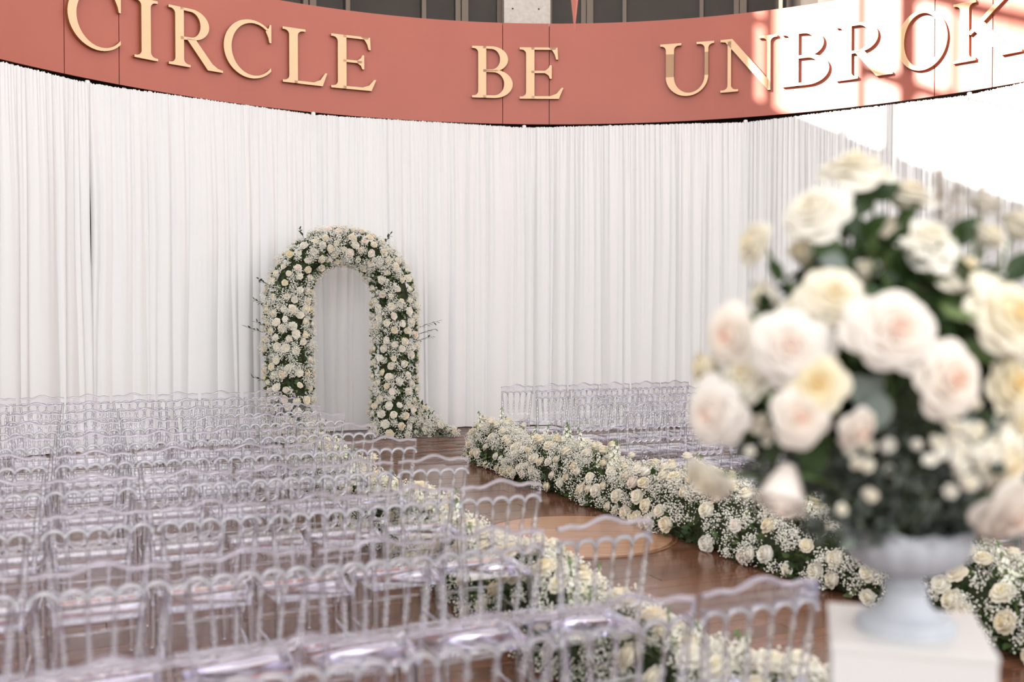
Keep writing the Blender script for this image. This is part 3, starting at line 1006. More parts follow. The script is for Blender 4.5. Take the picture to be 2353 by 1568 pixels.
for j in range(8):
    for k in range(6 if j < 5 else 4):
        c = B0 - FDIR * (ROW_STEP * j) + RDIR * (SEAT_STEP * k)
        pos = 'at the aisle end of' if k == 0 else '%s from the aisle in' % ORD[k]
        make_chair(c, -1, 'clear plastic chair %s the %s row beyond the flower hedge' % (pos, RNK[j]), 'clear chairs beyond the flower hedge')

# ------------------------------------------------------------------ flowers: blooms and leaves
def petal_grid(theta, W, rb, rt, zb, zt, nu, nv, curl, cup, twist, r_):
    u = np.linspace(-1, 1, nu); v = np.linspace(0, 1, nv)
    U, V = np.meshgrid(u, v)
    veff = V * (1 - 0.13 * U ** 2)
    half = W * (0.45 + 0.55 * np.sin(PI * np.clip(V * 0.75, 0, 1)))
    ang = theta + U * half + twist * V
    R = rb + (rt - rb) * veff ** 0.8 + curl * veff ** 5 + cup * (U ** 2) * 0.5 + 0.012 * U
    Z = zb + (zt - zb) * np.sin(veff * PI / 2) - curl * 0.9 * veff ** 6
    X = R * np.cos(ang); Y = R * np.sin(ang)
    P = np.stack([X, Y, Z], axis=2).reshape(-1, 3)
    idx = np.arange(nu * nv).reshape(nv, nu)
    F = np.stack([idx[:-1, :-1], idx[:-1, 1:], idx[1:, 1:], idx[1:, :-1]], axis=2).reshape(-1, 4)
    return P, F
def rose_geo(seed, hi, openness=1.0):
    """unit bloom, about 1 across, facing +z"""
    r = np.random.default_rng(seed)
    if hi:
        layers = [(3, 0.05, 0.31, 1.35), (4, 0.14, 0.315, 1.1), (5, 0.245, 0.285, 0.90), (5, 0.34, 0.235, 0.85), (6, 0.44, 0.150, 0.75), (6, 0.50, 0.03, 0.72)]
        nu, nv = 7, 7
    else:
        layers = [(3, 0.10, 0.32, 1.35), (4, 0.25, 0.30, 1.05), (5, 0.39, 0.20, 0.9), (6, 0.47, 0.04, 0.8)]
        nu, nv = 4, 4
    V, F = [], []
    n = 0
    th0 = r.uniform(0, 6.28)
    for li, (cnt, rt, zt, W) in enumerate(layers):
        th0 += 0.7
        for k in range(cnt):
            th = th0 + 2 * PI * k / cnt + r.normal(0, 0.12)
            curl = (0.0 if li < 2 else 0.05 * (li - 1)) * openness * r.uniform(0.6, 1.3)
            rtt = rt * (0.85 + 0.15 * openness) * r.uniform(0.94, 1.06)
            zz = zt * r.uniform(0.93, 1.07) + (1 - openness) * 0.12
            P, f = petal_grid(th, W, 0.03 + 0.02 * li, rtt, -0.30 + 0.0 * li, zz, nu, nv, curl, -0.02, 0.12, r)
            V.append(P); F.append(f + n); n += len(P)
    ring = [(0.085 * math.cos(a), 0.085 * math.sin(a), 0.225) for a in np.linspace(0, 2 * PI, 7)[:-1]]
    V.append(np.array(ring + [(0, 0, 0.30)])); F.append(np.array([(i + n, (i + 1) % 6 + n, 6 + n, 6 + n) for i in range(6)]))
    for rr, zz in ((0.0, 0.25), (0.14, 0.225), (0.27, 0.13), (0.38, -0.03), (0.30, -0.2)):
        if rr == 0.0: base_ring = [(0, 0, zz)] * 10
        else: base_ring = [(rr * math.cos(a), rr * math.sin(a), zz) for a in np.linspace(0, 2 * PI, 11)[:-1]]
        V.append(np.array(base_ring))
    n += 7
    F.append(np.array([(n + i * 10 + k, n + i * 10 + (k + 1) % 10, n + (i + 1) * 10 + (k + 1) % 10, n + (i + 1) * 10 + k) for i in range(4) for k in range(10)]))
    # green-white base
    cone = np.array([(0.16 * math.cos(a), 0.16 * math.sin(a), -0.22) for a in np.linspace(0, 2 * PI, 8)[:-1]] + [(0, 0, -0.36)])
    cf = np.array([(i, (i + 1) % 7, 7, 7) for i in range(7)])
    V = np.concatenate(V); F = np.concatenate(F)
    return V, F
def bud_geo(seed):
    r = np.random.default_rng(seed)
    V, F = [], []; n = 0
    for li, (cnt, rt, zt, W) in enumerate([(3, 0.10, 0.5, 1.3), (4, 0.24, 0.44, 1.1), (4, 0.34, 0.36, 0.9)]):
        for k in range(cnt):
            P, f = petal_grid(li * 0.8 + 2 * PI * k / cnt, W, 0.12, rt, -0.42, zt, 5, 6, 0.02 * li, -0.02, 0.2, r)
            # bulge in the middle like a closed cup
            zn = (P[:, 2] + 0.42) / 0.9
            s = 1 + 0.5 * np.sin(PI * np.clip(zn, 0, 1))
            P[:, :2] *= s[:, None]
            V.append(P); F.append(f + n); n += len(P)
    return np.concatenate(V), np.concatenate(F)
ROSE_LO = {}
for key, mt in (('ivory', 'rose'), ('blush', 'rose_blush'), ('white', 'rose_white'), ('yellow', 'rose_yellow')):
    ROSE_LO[key] = [np_mesh('rose', *rose_geo(s, False, op), M[mt]) for s, op in ((1, 1.0), (2, 0.6), (3, 0.85))]
ROSE_HI = {}
for key, mt in (('ivory', 'rose'), ('blush', 'rose_blush'), ('white', 'rose_white'), ('yellow', 'rose_yellow')):
    ROSE_HI[key] = [np_mesh('rose', *rose_geo(s, True, op), M[mt]) for s, op in ((11, 1.0), (12, 0.75), (13, 0.9))] + [np_mesh('rose', *bud_geo(14), M[mt])]

OCT_V = np.array([(1, 0, 0), (-1, 0, 0), (0, 1, 0), (0, -1, 0), (0, 0, 1), (0, 0, -1)], dtype=float)
OCT_F = np.array([(0, 2, 4), (2, 1, 4), (1, 3, 4), (3, 0, 4), (2, 0, 5), (1, 2, 5), (3, 1, 5), (0, 3, 5)])
# a leaf along +y, folded a little along its rib
LEAF_V = np.array([(0, 0, 0), (0.26, 0.32, 0.05), (0, 0.36, -0.03), (-0.26, 0.32, 0.05), (0.22, 0.68, 0.02), (0, 0.72, -0.05), (-0.22, 0.68, 0.02), (0, 1.0, -0.12)], dtype=float)
LEAF_F = [np.array([(0, 1, 2), (0, 2, 3), (4, 7, 5), (5, 7, 6)]), np.array([(1, 4, 5, 2), (2, 5, 6, 3)])]

def breath_points(centers, normals, per, spread, r):
    """clouds of tiny florets about the given centres, pushed outwards"""
    m = len(centers)
    P = np.repeat(centers, per, axis=0)
    N = np.repeat(normals, per, axis=0)
    off = r.normal(size=(m * per, 3)); off /= np.linalg.norm(off, axis=1, keepdims=True)
    off *= (r.uniform(0, 1, (m * per, 1)) ** 0.45) * spread * np.repeat(r.uniform(0.6, 1.25, (m, 1)), per, axis=0)
    return P + off + N * spread * 0.35
def breath_obj(centers, normals, per, spread, size, parent, seed):
    r = np.random.default_rng(seed)
    P = breath_points(np.asarray(centers), np.asarray(normals), per, spread, r)
    P[:, 2] = np.maximum(P[:, 2], 0.012)
    S = r.uniform(size * 0.6, size * 1.25, len(P))
    Mx = rand_rot(len(P), r) * S[:, None, None]
    o = link('baby_breath', merge('baby_breath', OCT_V, OCT_F, Mx, P, M['breath']), parent)
    o['kind'] = 'stuff'
    o['label'] = 'fine white baby breath florets'
    return o
def leaves_obj(points, normals, lo, hi, parent, mat, seed, name='foliage', droop=0.3):
    r = np.random.default_rng(seed)
    N = np.asarray(normals) + r.normal(0, 0.75, (len(points), 3)); N[:, 2] -= droop
    # leaf's long axis (local y) along N
    Fm = frames(N)
    R = np.stack([Fm[:, :, 0], Fm[:, :, 2], -Fm[:, :, 1]], axis=2)
    sp_ = r.uniform(0, 2 * PI, len(points))
    c, s = np.cos(sp_)[:, None], np.sin(sp_)[:, None]
    R = np.stack([R[:, :, 0] * c + R[:, :, 2] * s, R[:, :, 1], R[:, :, 2] * c - R[:, :, 0] * s], axis=2)
    S = r.uniform(lo, hi, len(points))
    P = np.asarray(points).copy()
    P[:, 2] = np.maximum(P[:, 2], 0.02)
    V = merge(name, LEAF_V, LEAF_F, R * S[:, None, None], P, mat)
    if parent is not None:
        co = np.empty(len(V.vertices) * 3, dtype=np.float32); V.vertices.foreach_get('co', co)
        co[2::3] = np.maximum(co[2::3], 0.004) if name == 'foliage' else co[2::3]
        V.vertices.foreach_set('co', co)
    o = link(name, V, parent)
    o['kind'] = 'stuff'
    return o
def place_rose(P, N, size, key, parent, geo=ROSE_LO, variant=None, name='rose'):
    N = Vector(N).normalized()
    q = N.to_track_quat('Z', 'Y').to_matrix()
    spin = Matrix.Rotation(rnd.uniform(0, 6.28), 3, 'Z')
    sq = rnd.uniform(0.9, 1.1)
    m4 = (q @ spin).to_4x4() @ Matrix.Diagonal((size * sq, size / sq, size * rnd.uniform(0.85, 1.05), 1))
    m4.translation = Vector(P)
    k = geo[key]
    me = k[variant] if variant is not None else k[rnd.randrange(3)]
    return link(name, me, parent, matrix=m4)
def pick_tint():
    x = rnd.random()
    return 'ivory' if x < 0.5 else ('white' if x < 0.90 else ('yellow' if x < 0.93 else 'blush'))
def spaced(sampler, count, dmin, tries=9000):
    """points from the sampler kept at least dmin apart"""
    kept, pts = [], np.zeros((0, 3))
    for _ in range(tries):
        P, N = sampler()
        if len(kept) == 0 or np.min(np.linalg.norm(pts - P, axis=1)) > dmin:
            kept.append((P, N)); pts = np.vstack([pts, P])
            if len(kept) >= count: break
    return kept

# ------------------------------------------------------------------ flower arch
ARCH_ROT = math.radians(19)
adir = Vector((math.cos(ARCH_ROT), math.sin(ARCH_ROT), 0))
right_leg = Vector((-1.735, 14.68, 0))
HALF = 0.765
arch_c = right_leg - adir * HALF
arch = empty('flower_arch', arch_c, ARCH_ROT)
tag(arch, 'round topped arch covered in cream roses and baby breath before the drapes', 'flower arch')
LEG_H, APEX = 1.95, 2.79
def arch_path(t):
    """t 0..1 from the foot of one leg to the other: centre point, tangent, radius"""
    l1 = LEG_H; l2 = PI * (HALF + APEX - LEG_H) / 2
    tot = 2 * l1 + l2
    s = t * tot
    if s < l1:
        return np.array([-HALF, 0, s]), np.array([0, 0, 1.0]), 0.305 + 0.0 * s
    if s > l1 + l2:
        z = tot - s
        return np.array([HALF, 0, z]), np.array([0, 0, -1.0]), 0.305 + 0.06 * max(0, 0.8 - z)
    a = PI - PI * (s - l1) / l2
    b = APEX - LEG_H
    p = np.array([HALF * math.cos(a), 0, LEG_H + b * math.sin(a)])
    tg = np.array([HALF * math.sin(a), 0, -b * math.cos(a)]); tg /= np.linalg.norm(tg)
    k = math.sin(a)
    return p, tg, 0.305 - 0.075 * k
def arch_sample(r, a_lo, a_hi, rf=1.0, t=None):
    t = r.random() if t is None else t
    p, tg, rad = arch_path(t)
    side = np.array([0, -1.0, 0])                    # towards the guests
    out = np.cross(side, tg)                         # away from the opening or into it
    a = max(a_lo, min(a_hi, r.gauss(0, 0.55 * a_hi))) if a_hi - a_lo > 1 else r.uniform(a_lo, a_hi)
    n = side * math.cos(a) + out * math.sin(a)
    dy = 0.80
    P = p + np.array([n[0] * rad, n[1] * rad * dy, n[2] * rad]) * rf
    P[2] = max(P[2], 0.05)
    return P, n
mb = MB()
pts, rads = [], []
for i in range(61):
    p, tg, rad = arch_path(i / 60)
    pts.append(p); rads.append(rad * 0.74)
mb.tube(pts, rads, 12)
o = mb.obj('foam_core', M['moss'], arch, smooth=True, scale=(1, 0.82, 1))
ra = random.Random(5)
# a few loose blooms spilling on the floor beside the outer foot
def spill():
    u = ra.random()
    x = HALF + 0.22 + 0.62 * u
    h = 0.62 * (1 - u) ** 1.3 + 0.06
    z = ra.uniform(0.04, h)
    y = ra.uniform(-0.36, 0.1)
    return np.array([x, y, z]), np.array([0.5, -0.8, 0.5])
def spill2():
    u = ra.random()
    x = -HALF + ra.uniform(-0.15, 0.45)
    return np.array([x, ra.uniform(-0.55, -0.2), ra.uniform(0.04, 0.30)]), np.array([0.2, -0.8, 0.6])
ar = spaced(lambda: arch_sample(ra, -1.75, 1.75, 1.12), 270, 0.108)
for P, N in ar:
    N2 = N + np.array([ra.uniform(-.35, .35), ra.uniform(-.45, .1), ra.uniform(-.2, .4)])
    place_rose(P, N2, ra.uniform(0.085, 0.13), pick_tint(), arch)
for P, N in spaced(spill, 16, 0.12, 600) + spaced(spill2, 12, 0.13, 600):
    place_rose(P, N + np.array([ra.uniform(-.3, .3), 0, ra.uniform(-.1, .4)]), ra.uniform(0.09, 0.125), pick_tint(), arch)
cs = [arch_sample(ra, -2.3, 2.3, 1.0) for _ in range(470)] + [spill() for _ in range(60)] + [spill2() for _ in range(50)]
breath_obj(np.array([c[0] for c in cs]), np.array([c[1] for c in cs]), 70, 0.085, 0.0085, arch, 21)
cs = [arch_sample(ra, -2.6, 2.6, 0.97) for _ in range(3600)] + [spill() for _ in range(220)] + [spill2() for _ in range(160)]
leaves_obj(np.array([c[0] for c in cs]), np.array([c[1] for c in cs]), 0.035, 0.085, arch, M['leaf'], 22)
# sprigs that stick out of the outline
for (t, a, ln) in ((0.235, 1.5, 0.30), (0.25, 1.2, 0.22), (0.13, 1.5, 0.2), (0.33, 1.3, 0.2), (0.58, 1.4, 0.18), (0.755, 1.55, 0.36), (0.77, 1.3, 0.30), (0.785, 1.6, 0.25), (0.72, -1.3, 0.08), (0.3, 1.6, 0.16), (0.43, 1.5, 0.15)):
    P, N = arch_sample(ra, a - 0.05, a + 0.05, 0.9, t)
    N = N + np.array([0, -0.15, 0.35]); N /= np.linalg.norm(N)
    Q = P + N * (ln + 0.05)
    mb = MB().tube([P, (P + Q) / 2 + np.array([0, 0, 0.01]), Q], [0.004, 0.003, 0.0015], 5)
    k = 8
    for i in range(k):
        f = 0.35 + 0.65 * i / (k - 1)
        c = P + (Q - P) * f
        d = Vector(N + np.array([ra.uniform(-1, 1), ra.uniform(-1, 1), ra.uniform(-1, 1)]) * 0.9).normalized()
        Rm = d.to_track_quat('Y', 'Z').to_matrix()
        vs = [Vector(c) + Rm @ (Vector(v) * 0.065) for v in LEAF_V]
        mb.add(vs, [tuple(f_) for ff in LEAF_F for f_ in ff.tolist()])
    mb.obj('leafy_sprig', M['leaf_big'], arch, smooth=True)

# ------------------------------------------------------------------ flower hedges along the aisle
def stock_mesh(seed):
    r = random.Random(seed)
    V, F, MI = [], [], []
    def add(vs, fs, mi):
        n = len(V)
        V.extend(vs)
        for f in fs: F.append([i + n for i in f]); MI.append(mi)
    tb = MB().tube([(0, 0, 0), (0.01, 0, 0.55), (0.0, 0.01, 1.0)], [0.022, 0.018, 0.008], 5)
    add(tb.v, tb.f, 0)
    for i in range(22):
        z = 0.34 + 0.62 * i / 21
        a = i * 2.4
        rr = 0.085 * (1.15 - 0.75 * (z - 0.34) / 0.62)
        c = Vector((rr * 0.9 * math.cos(a), rr * 0.9 * math.sin(a), z))
        s = 0.062 * (1.2 - 0.8 * (z - 0.34) / 0.62)
        Rm = Vector((math.cos(a), math.sin(a), 0.6)).to_track_quat('Z', 'Y').to_matrix()
        for k in range(4):
            b = k * PI / 2 + r.uniform(-.3, .3)
            p = [Vector((0, 0, -0.2)), Vector((math.cos(b - .6), math.sin(b - .6), 0.25)), Vector((1.2 * math.cos(b), 1.2 * math.sin(b), 0.1)), Vector((math.cos(b + .6), math.sin(b + .6), 0.25))]
            add([tuple(c + Rm @ (q * s)) for q in p], [(0, 1, 2, 3)], 1 if z < 0.9 else 0)
    for i in range(5):
        a = i * 2.1; z = 0.1 + 0.08 * i
        d = Vector((math.cos(a), math.sin(a), 0.8)).to_track_quat('Y', 'Z').to_matrix()
        add([tuple(Vector((0, 0, z)) + d @ (Vector(v) * 0.24)) for v in LEAF_V], [tuple(f_) for ff in LEAF_F for f_ in ff.tolist()], 0)
    me = bpy.data.meshes.new('stock_spike')
    me.from_pydata(V, [], F)
    me.materials.append(M['stem']); me.materials.append(M['stock'])
    me.polygons.foreach_set('material_index', MI)
    me.update()
    return me
STOCK = [stock_mesh(s) for s in (1, 2, 3)]
def hedge(name, p0, p1, width, height, label, n_rose, n_breath, n_leaf, n_stock, seed, dens=None):
    r = random.Random(seed)
    L = (p1 - p0).length
    d = (p1 - p0).normalized()
    rz = math.atan2(d.y, d.x)
    root = empty(name, p0, rz)
    tag(root, label, 'flower hedge')
    ph = [r.uniform(0, 6.28) for _ in range(4)]
    def size_at(s):
        k = 1 + 0.10 * math.sin(s * 2.1 + ph[0]) + 0.07 * math.sin(s * 4.7 + ph[1])
        e = min(1.0, 0.45 + s / 0.45, 0.45 + (L - s) / 0.45)
        return width / 2 * k * e, height * (1 + 0.10 * math.sin(s * 2.9 + ph[2]) + 0.06 * math.sin(s * 6.1 + ph[3])) * e
    def bend(s): return 0.05 * math.sin(PI * s / L)
    def samp(rf=1.0, lo=-0.1, hi=PI + 0.1):
        s = (r.random() ** (dens or 1.0)) * L
        a = r.uniform(lo, hi)
        w, h = size_at(s)
        n = np.array([0, math.cos(a), max(0.0, math.sin(a))])
        P = np.array([s, bend(s) + n[1] * w * rf, 0.03 + n[2] * h * rf * 0.97])
        nn = np.array([r.uniform(-.3, .3), n[1], n[2] * 0.8 + 0.15]); nn /= np.linalg.norm(nn)
        return P, nn
    mb = MB()
    vs, fs = [], []
    nseg, nr = 60, 9
    for i in range(nseg + 1):
        s = L * i / nseg
        w, h = size_at(s)
        e = 0.0 if i in (0, nseg) else 1.0
        for k in range(nr + 1):
            a = PI * k / nr
            vs.append((s, bend(s) + math.cos(a) * w * (0.72 * e + 0.05), max(0.003, math.sin(a) * h * (0.70 * e + 0.05))))
    for i in range(nseg):
        for k in range(nr):
            a = i * (nr + 1) + k
            fs.append((a, a + 1, a + nr + 2, a + nr + 1))
    mb.add(vs, fs)
    mb.obj('moss_base', M['moss'], root, smooth=True)
    for P, N in spaced(samp, n_rose, 0.095, 6000):
        out = 1.14
        Q = np.array([P[0], P[1] * out, P[2] * out])
        Q[2] = max(Q[2], 0.05)
        place_rose(Q, N, r.uniform(0.09, 0.145), pick_tint(), root)
    # taller single blooms on stems
    for _ in range(max(4, n_rose // 16)):
        P, N = samp(0.9, 0.7, PI - 0.7)
        up = r.uniform(0.10, 0.20)
        Q = P + np.array([0, 0, up])
        MB().tube([P - np.array([0, 0, 0.1]), Q], [0.004, 0.004], 5).obj('stem', M['stem'], root)
        place_rose(Q + np.array([0, 0, 0.02]), (r.uniform(-.4, .4), r.uniform(-.4, .4), 1), r.uniform(0.085, 0.115), 'ivory', root)
    for i in range(n_stock):
        P, N = samp(0.85, 0.55, PI - 0.55)
        ln = r.uniform(0.26, 0.42)
        o = link('stock_spike', STOCK[i % 3], root, loc=P - np.array([0, 0, 0.08]), rot=(r.uniform(-.3, .3), r.uniform(-.3, .3), r.uniform(0, 6)), scale=(ln, ln, ln))
    cs = [samp(1.02) for _ in range(n_breath)]
    breath_obj(np.array([c[0] for c in cs]), np.array([c[1] for c in cs]), 70, 0.075, 0.0068, root, seed + 1)
    cs = [samp(0.9) for _ in range(n_leaf)] + [samp(1.0, -0.1, 0.35) for _ in range(n_leaf // 4)] + [samp(1.0, PI - 0.35, PI + 0.1) for _ in range(n_leaf // 4)]
    leaves_obj(np.array([c[0] for c in cs]), np.array([c[1] for c in cs]), 0.035, 0.085, root, M['leaf'], seed + 2)
    return root
# inner foot line of the far hedge runs from (2.51, 5.07) along FDIR's heading
def line_at(z, x0, z0, slope=-0.436): return x0 + slope * (z - z0)
perp = Vector((math.cos(math.radians(23.6)), math.sin(math.radians(23.6)), 0))
h0 = Vector((line_at(4.1, 2.51, 5.07), 4.1, 0)) + perp * 0.22
h1 = Vector((line_at(12.25, 2.51, 5.07), 12.25, 0)) + perp * 0.22
hedge('flower_hedge', h0, h1, 0.46, 0.40, 'long low hedge of white roses and baby breath on the open side of the aisle', 290, 880, 2200, 46, 31)
g0 = A0 + perp * 0.215 - FDIR * 0.05
g1 = A0 + perp * 0.215 + FDIR * 8.7
hedge('flower_hedge', Vector((g0.x, g0.y, 0)), Vector((g1.x, g1.y, 0)), 0.40, 0.36, 'low flower hedge seen through the clear chairs at the aisle edge', 240, 560, 1700, 40, 41)

# ------------------------------------------------------------------ pedestal, urn, bouquet
U_ = 0.62
PT = CAM_H - U_
ped = empty('pedestal', (0.802, 2.016, 0), math.radians(-16.3))
S = 0.299
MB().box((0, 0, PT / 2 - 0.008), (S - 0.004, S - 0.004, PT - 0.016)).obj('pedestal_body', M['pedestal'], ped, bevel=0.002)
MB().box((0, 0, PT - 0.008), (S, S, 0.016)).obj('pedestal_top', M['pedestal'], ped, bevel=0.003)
tag(ped, 'plain white square pedestal box under the flower urn', 'pedestal')
D0 = 2.015
urn = empty('urn', (0.800, D0, PT))
tag(urn, 'pale grey footed urn with leafy rim standing on the white pedestal', 'urn')
def flute(r, z, a): return r * (1 + 0.05 * abs(math.sin(8 * a)))
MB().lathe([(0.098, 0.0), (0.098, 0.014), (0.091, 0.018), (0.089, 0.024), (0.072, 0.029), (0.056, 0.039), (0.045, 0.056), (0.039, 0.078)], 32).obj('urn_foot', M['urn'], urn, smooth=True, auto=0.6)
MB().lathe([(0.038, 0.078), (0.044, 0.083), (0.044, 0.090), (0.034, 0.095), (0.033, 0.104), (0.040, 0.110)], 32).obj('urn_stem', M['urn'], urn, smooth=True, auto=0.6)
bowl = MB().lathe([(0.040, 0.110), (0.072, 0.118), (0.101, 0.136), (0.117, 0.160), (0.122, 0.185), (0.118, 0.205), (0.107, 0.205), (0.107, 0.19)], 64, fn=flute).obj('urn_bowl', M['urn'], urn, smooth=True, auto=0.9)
for k in range(12):
    a = 2 * PI * k / 12
    vs, fs = [], []
    for i in range(5):
        t = i / 4
        w = 0.034 * (1 - t ** 2.2) + 0.002
        r0 = 0.117 + 0.012 * t + 0.016 * t ** 3
        z = 0.170 + 0.058 * t - 0.012 * t ** 4
        for s in (-1, 0, 1):
            b = a + s * w / r0
            vs.append(((r0 + (0.004 if s == 0 else 0)) * math.cos(b), (r0 + (0.004 if s == 0 else 0)) * math.sin(b), z))
        for s in (-1, 0, 1):
            b = a + s * w / r0
            vs.append(((r0 - 0.006) * math.cos(b), (r0 - 0.006) * math.sin(b), z))
    for i in range(4):
        q = i * 6
        for j in (0, 1):
            fs.append((q + j, q + j + 1, q + j + 7, q + j + 6))
            fs.append((q + 3 + j, q + 9 + j, q + 10 + j, q + 4 + j))
        fs.append((q, q + 6, q + 9, q + 3)); fs.append((q + 2, q + 5, q + 11, q + 8))
    fs.append((24, 25, 28, 27)); fs.append((25, 26, 29, 28))
    MB().add(vs, fs).obj('rim_leaf', M['urn'], bowl, smooth=True)

bq = empty('bouquet', (0.800, D0, PT + 0.19))
tag(bq, 'large cream and blush rose bouquet with dark foliage in the urn', 'bouquet')
BQ0 = Vector((0.800, D0, PT + 0.19))
PXM = FPX / D0
def bq_pos(x, y, dz):
    return at_depth(x, y, D0 + dz) - BQ0
core = at_depth(2085, 900, D0) - BQ0
# (x, y, diameter in photo px, depth offset, tint, variant, facing override)
BR = [
    (1965, 393, 132, -0.02, 'ivory', 0, (-0.1, -0.35, 1)), (1872, 488, 126, -0.10, 'ivory', 2, (-0.6, -0.6, 0.6)),
    (2086, 452, 108, 0.02, 'ivory', 1, (0.2, -0.3, 1)), (1735, 562, 92, -0.02, 'ivory', 1, (-1, -0.3, 0.35)),
    (2130, 556, 118, -0.12, 'ivory', 0, (0.1, -0.7, 0.7)), (2206, 633, 124, -0.10, 'ivory', 2, (0.4, -0.6, 0.7)),
    (1915, 682, 112, -0.20, 'ivory', 0, (-0.2, -1, 0.35)), (1765, 688, 78, -0.06, 'white', 3, (-0.9, -0.3, 0.5)),
    (1832, 716, 84, -0.12, 'ivory', 1, (-0.4, -0.6, 0.7)), (1680, 775, 112, -0.10, 'blush', 2, (-0.8, -0.8, 0.1)),
    (1816, 797, 136, -0.22, 'blush', 0, (-0.25, -1, 0.1)), (2052, 758, 150, -0.28, 'blush', 0, (0.0, -1, 0.12)),
    (2318, 728, 152, -0.20, 'yellow', 0, (0.3, -1, 0.3)), (1624, 846, 72, -0.06, 'ivory', 3, (-1, -0.2, 0.1)),
    (1716, 862, 102, -0.12, 'ivory', 1, (-0.6, -0.7, 0.3)), (1880, 884, 116, -0.24, 'yellow', 1, (-0.25, -0.8, 0.1)),
    (2181, 872, 128, -0.28, 'blush', 2, (0.15, -1, 0.05)), (1640, 952, 118, -0.12, 'blush', 0, (-0.8, -0.8, -0.1)),
    (1841, 957, 108, -0.24, 'blush', 2, (-0.2, -1, -0.05)), (1968, 985, 82, -0.26, 'blush', 1, (0.3, -0.7, -0.4)),
    (1625, 1100, 96, -0.06, 'ivory', 1, (-0.8, -0.5, -0.5)), (1803, 1122, 122, -0.18, 'blush', 3, (-0.35, -0.5, -0.9)),
    (2318, 880, 112, -0.16, 'yellow', 1, (0.5, -0.9, 0.1)), (2304, 1062, 118, -0.14, 'yellow', 2, (0.5, -0.9, -0.2)),
    (2275, 545, 78, -0.02, 'white', 1, (0.5, -0.4, 0.8)), (1992, 628, 62, -0.14, 'ivory', 3, (0, -0.6, 0.8)),
    (1846, 586, 66, -0.06, 'yellow', 3, (-0.5, -0.4, 0.7)), (2345, 520, 90, 0.02, 'white', 1, (0.5, -0.2, 0.8)),
    (2330, 975, 96, -0.06, 'yellow', 0, (0.6, -0.7, 0)), (2330, 1170, 150, -0.22, 'blush', 2, (0.3, -0.8, -0.6)),
    (2262, 470, 70, 0.10, 'white', 1, (0.2, 0.0, 1)), (1985, 545, 54, 0.02, 'ivory', 3, (0, -0.3, 1)),
    (2420, 640, 120, -0.02, 'ivory', 0, (0.9, -0.4, 0.4)), (2440, 830, 130, -0.02, 'ivory', 2, (1, -0.4, 0.1)), (2430, 1010, 110, 0.0, 'blush', 1, (1, -0.3, -0.2)),
    (2050, 560, 100, 0.26, 'ivory', 0, (0, 1, 0.6)), (1880, 720, 120, 0.28, 'ivory', 2, (-0.4, 1, 0.1)), (2230, 760, 120, 0.30, 'white', 0, (0.3, 1, 0.1)), (2060, 880, 130, 0.33, 'ivory', 0, (0, 1, 0)), (1800, 900, 110, 0.22, 'blush', 1, (-0.7, 0.8, 0)), (2320, 920, 110, 0.22, 'ivory', 1, (0.7, 0.8, 0)),
]
rb_ = random.Random(17)
for (x, y, dpx, dz, tint, var, fc) in BR:
    P = bq_pos(x, y, dz)
    N = Vector(fc)
    size = dpx / FPX * (D0 + dz) * 1.08
    place_rose(P, N, size, tint, bq, ROSE_HI, var)
    # its stem back to the urn
    Nn = N.normalized()
    a = P - Nn * size * 0.3
    b = Vector((P.x * 0.35, P.y * 0.35, P.z * 0.45))
    MB().tube([a, a * 0.6 + b * 0.4 - Nn * 0.02, b, (P.x * 0.08, P.y * 0.08, 0.0)], [0.004, 0.0045, 0.0045, 0.004], 6).obj('stem', M['stem'], bq, smooth=True)
# large single leaves
BIGLEAF_V, BIGLEAF_F = [], []
nv, nu = 9, 5
for i in range(nv):
    t = i / (nv - 1)
    w = 0.34 * (math.sin(PI * t ** 0.85) ** 0.8) if 0 < t < 1 else 0.006
    for j in range(nu):
        s = -1 + 2 * j / (nu - 1)
        BIGLEAF_V.append((w * s, t, 0.10 * abs(s) * w * 2 - 0.18 * t * t))
for i in range(nv - 1):
    for j in range(nu - 1):
        a = i * nu + j
        BIGLEAF_F.append((a, a + 1, a + nu + 1, a + nu))
bl_me = MB().add(BIGLEAF_V, BIGLEAF_F).mesh('leaf', M['leaf_big'], True)
bl_me2 = MB().add(BIGLEAF_V, BIGLEAF_F).mesh('leaf', M['leaf_grey'], True)
LV = [(1937, 495, 88, -0.10, 200), (2035, 438, 74, -0.02, 60), (1985, 460, 74, -0.05, 10), (1975, 525, 66, -0.06, 120), (1905, 575, 72, -0.14, 90), (1992, 550, 72, -0.06, 80),
      (1985, 680, 84, -0.20, 70), (2215, 532, 84, -0.02, 40), (2062, 640, 118, -0.10, 200), (1945, 618, 70, -0.14, 100), (1783, 622, 60, -0.06, 160),
      (1868, 1052, 96, -0.20, 190), (2172, 690, 88, -0.12, 210), (2345, 610, 84, -0.02, 30), (1700, 905, 80, -0.10, 240), (1745, 985, 88, -0.10, 200), (1925, 790, 92, -0.12, 170),
      (2020, 690, 96, -0.06, 150), (2110, 690, 100, -0.06, 230), (2200, 770, 90, -0.10, 180), (1960, 830, 100, -0.10, 200), (2090, 870, 110, -0.14, 180), (2260, 800, 90, -0.06, 160),
      (1900, 760, 80, -0.08, 250), (2250, 950, 90, -0.10, 200), (2000, 600, 80, -0.02, 30), (2090, 620, 90, 0.02, 330), (1860, 640, 70, 0.0, 120), (2150, 950, 100, -0.16, 170), (1790, 930, 84, -0.12, 220)]
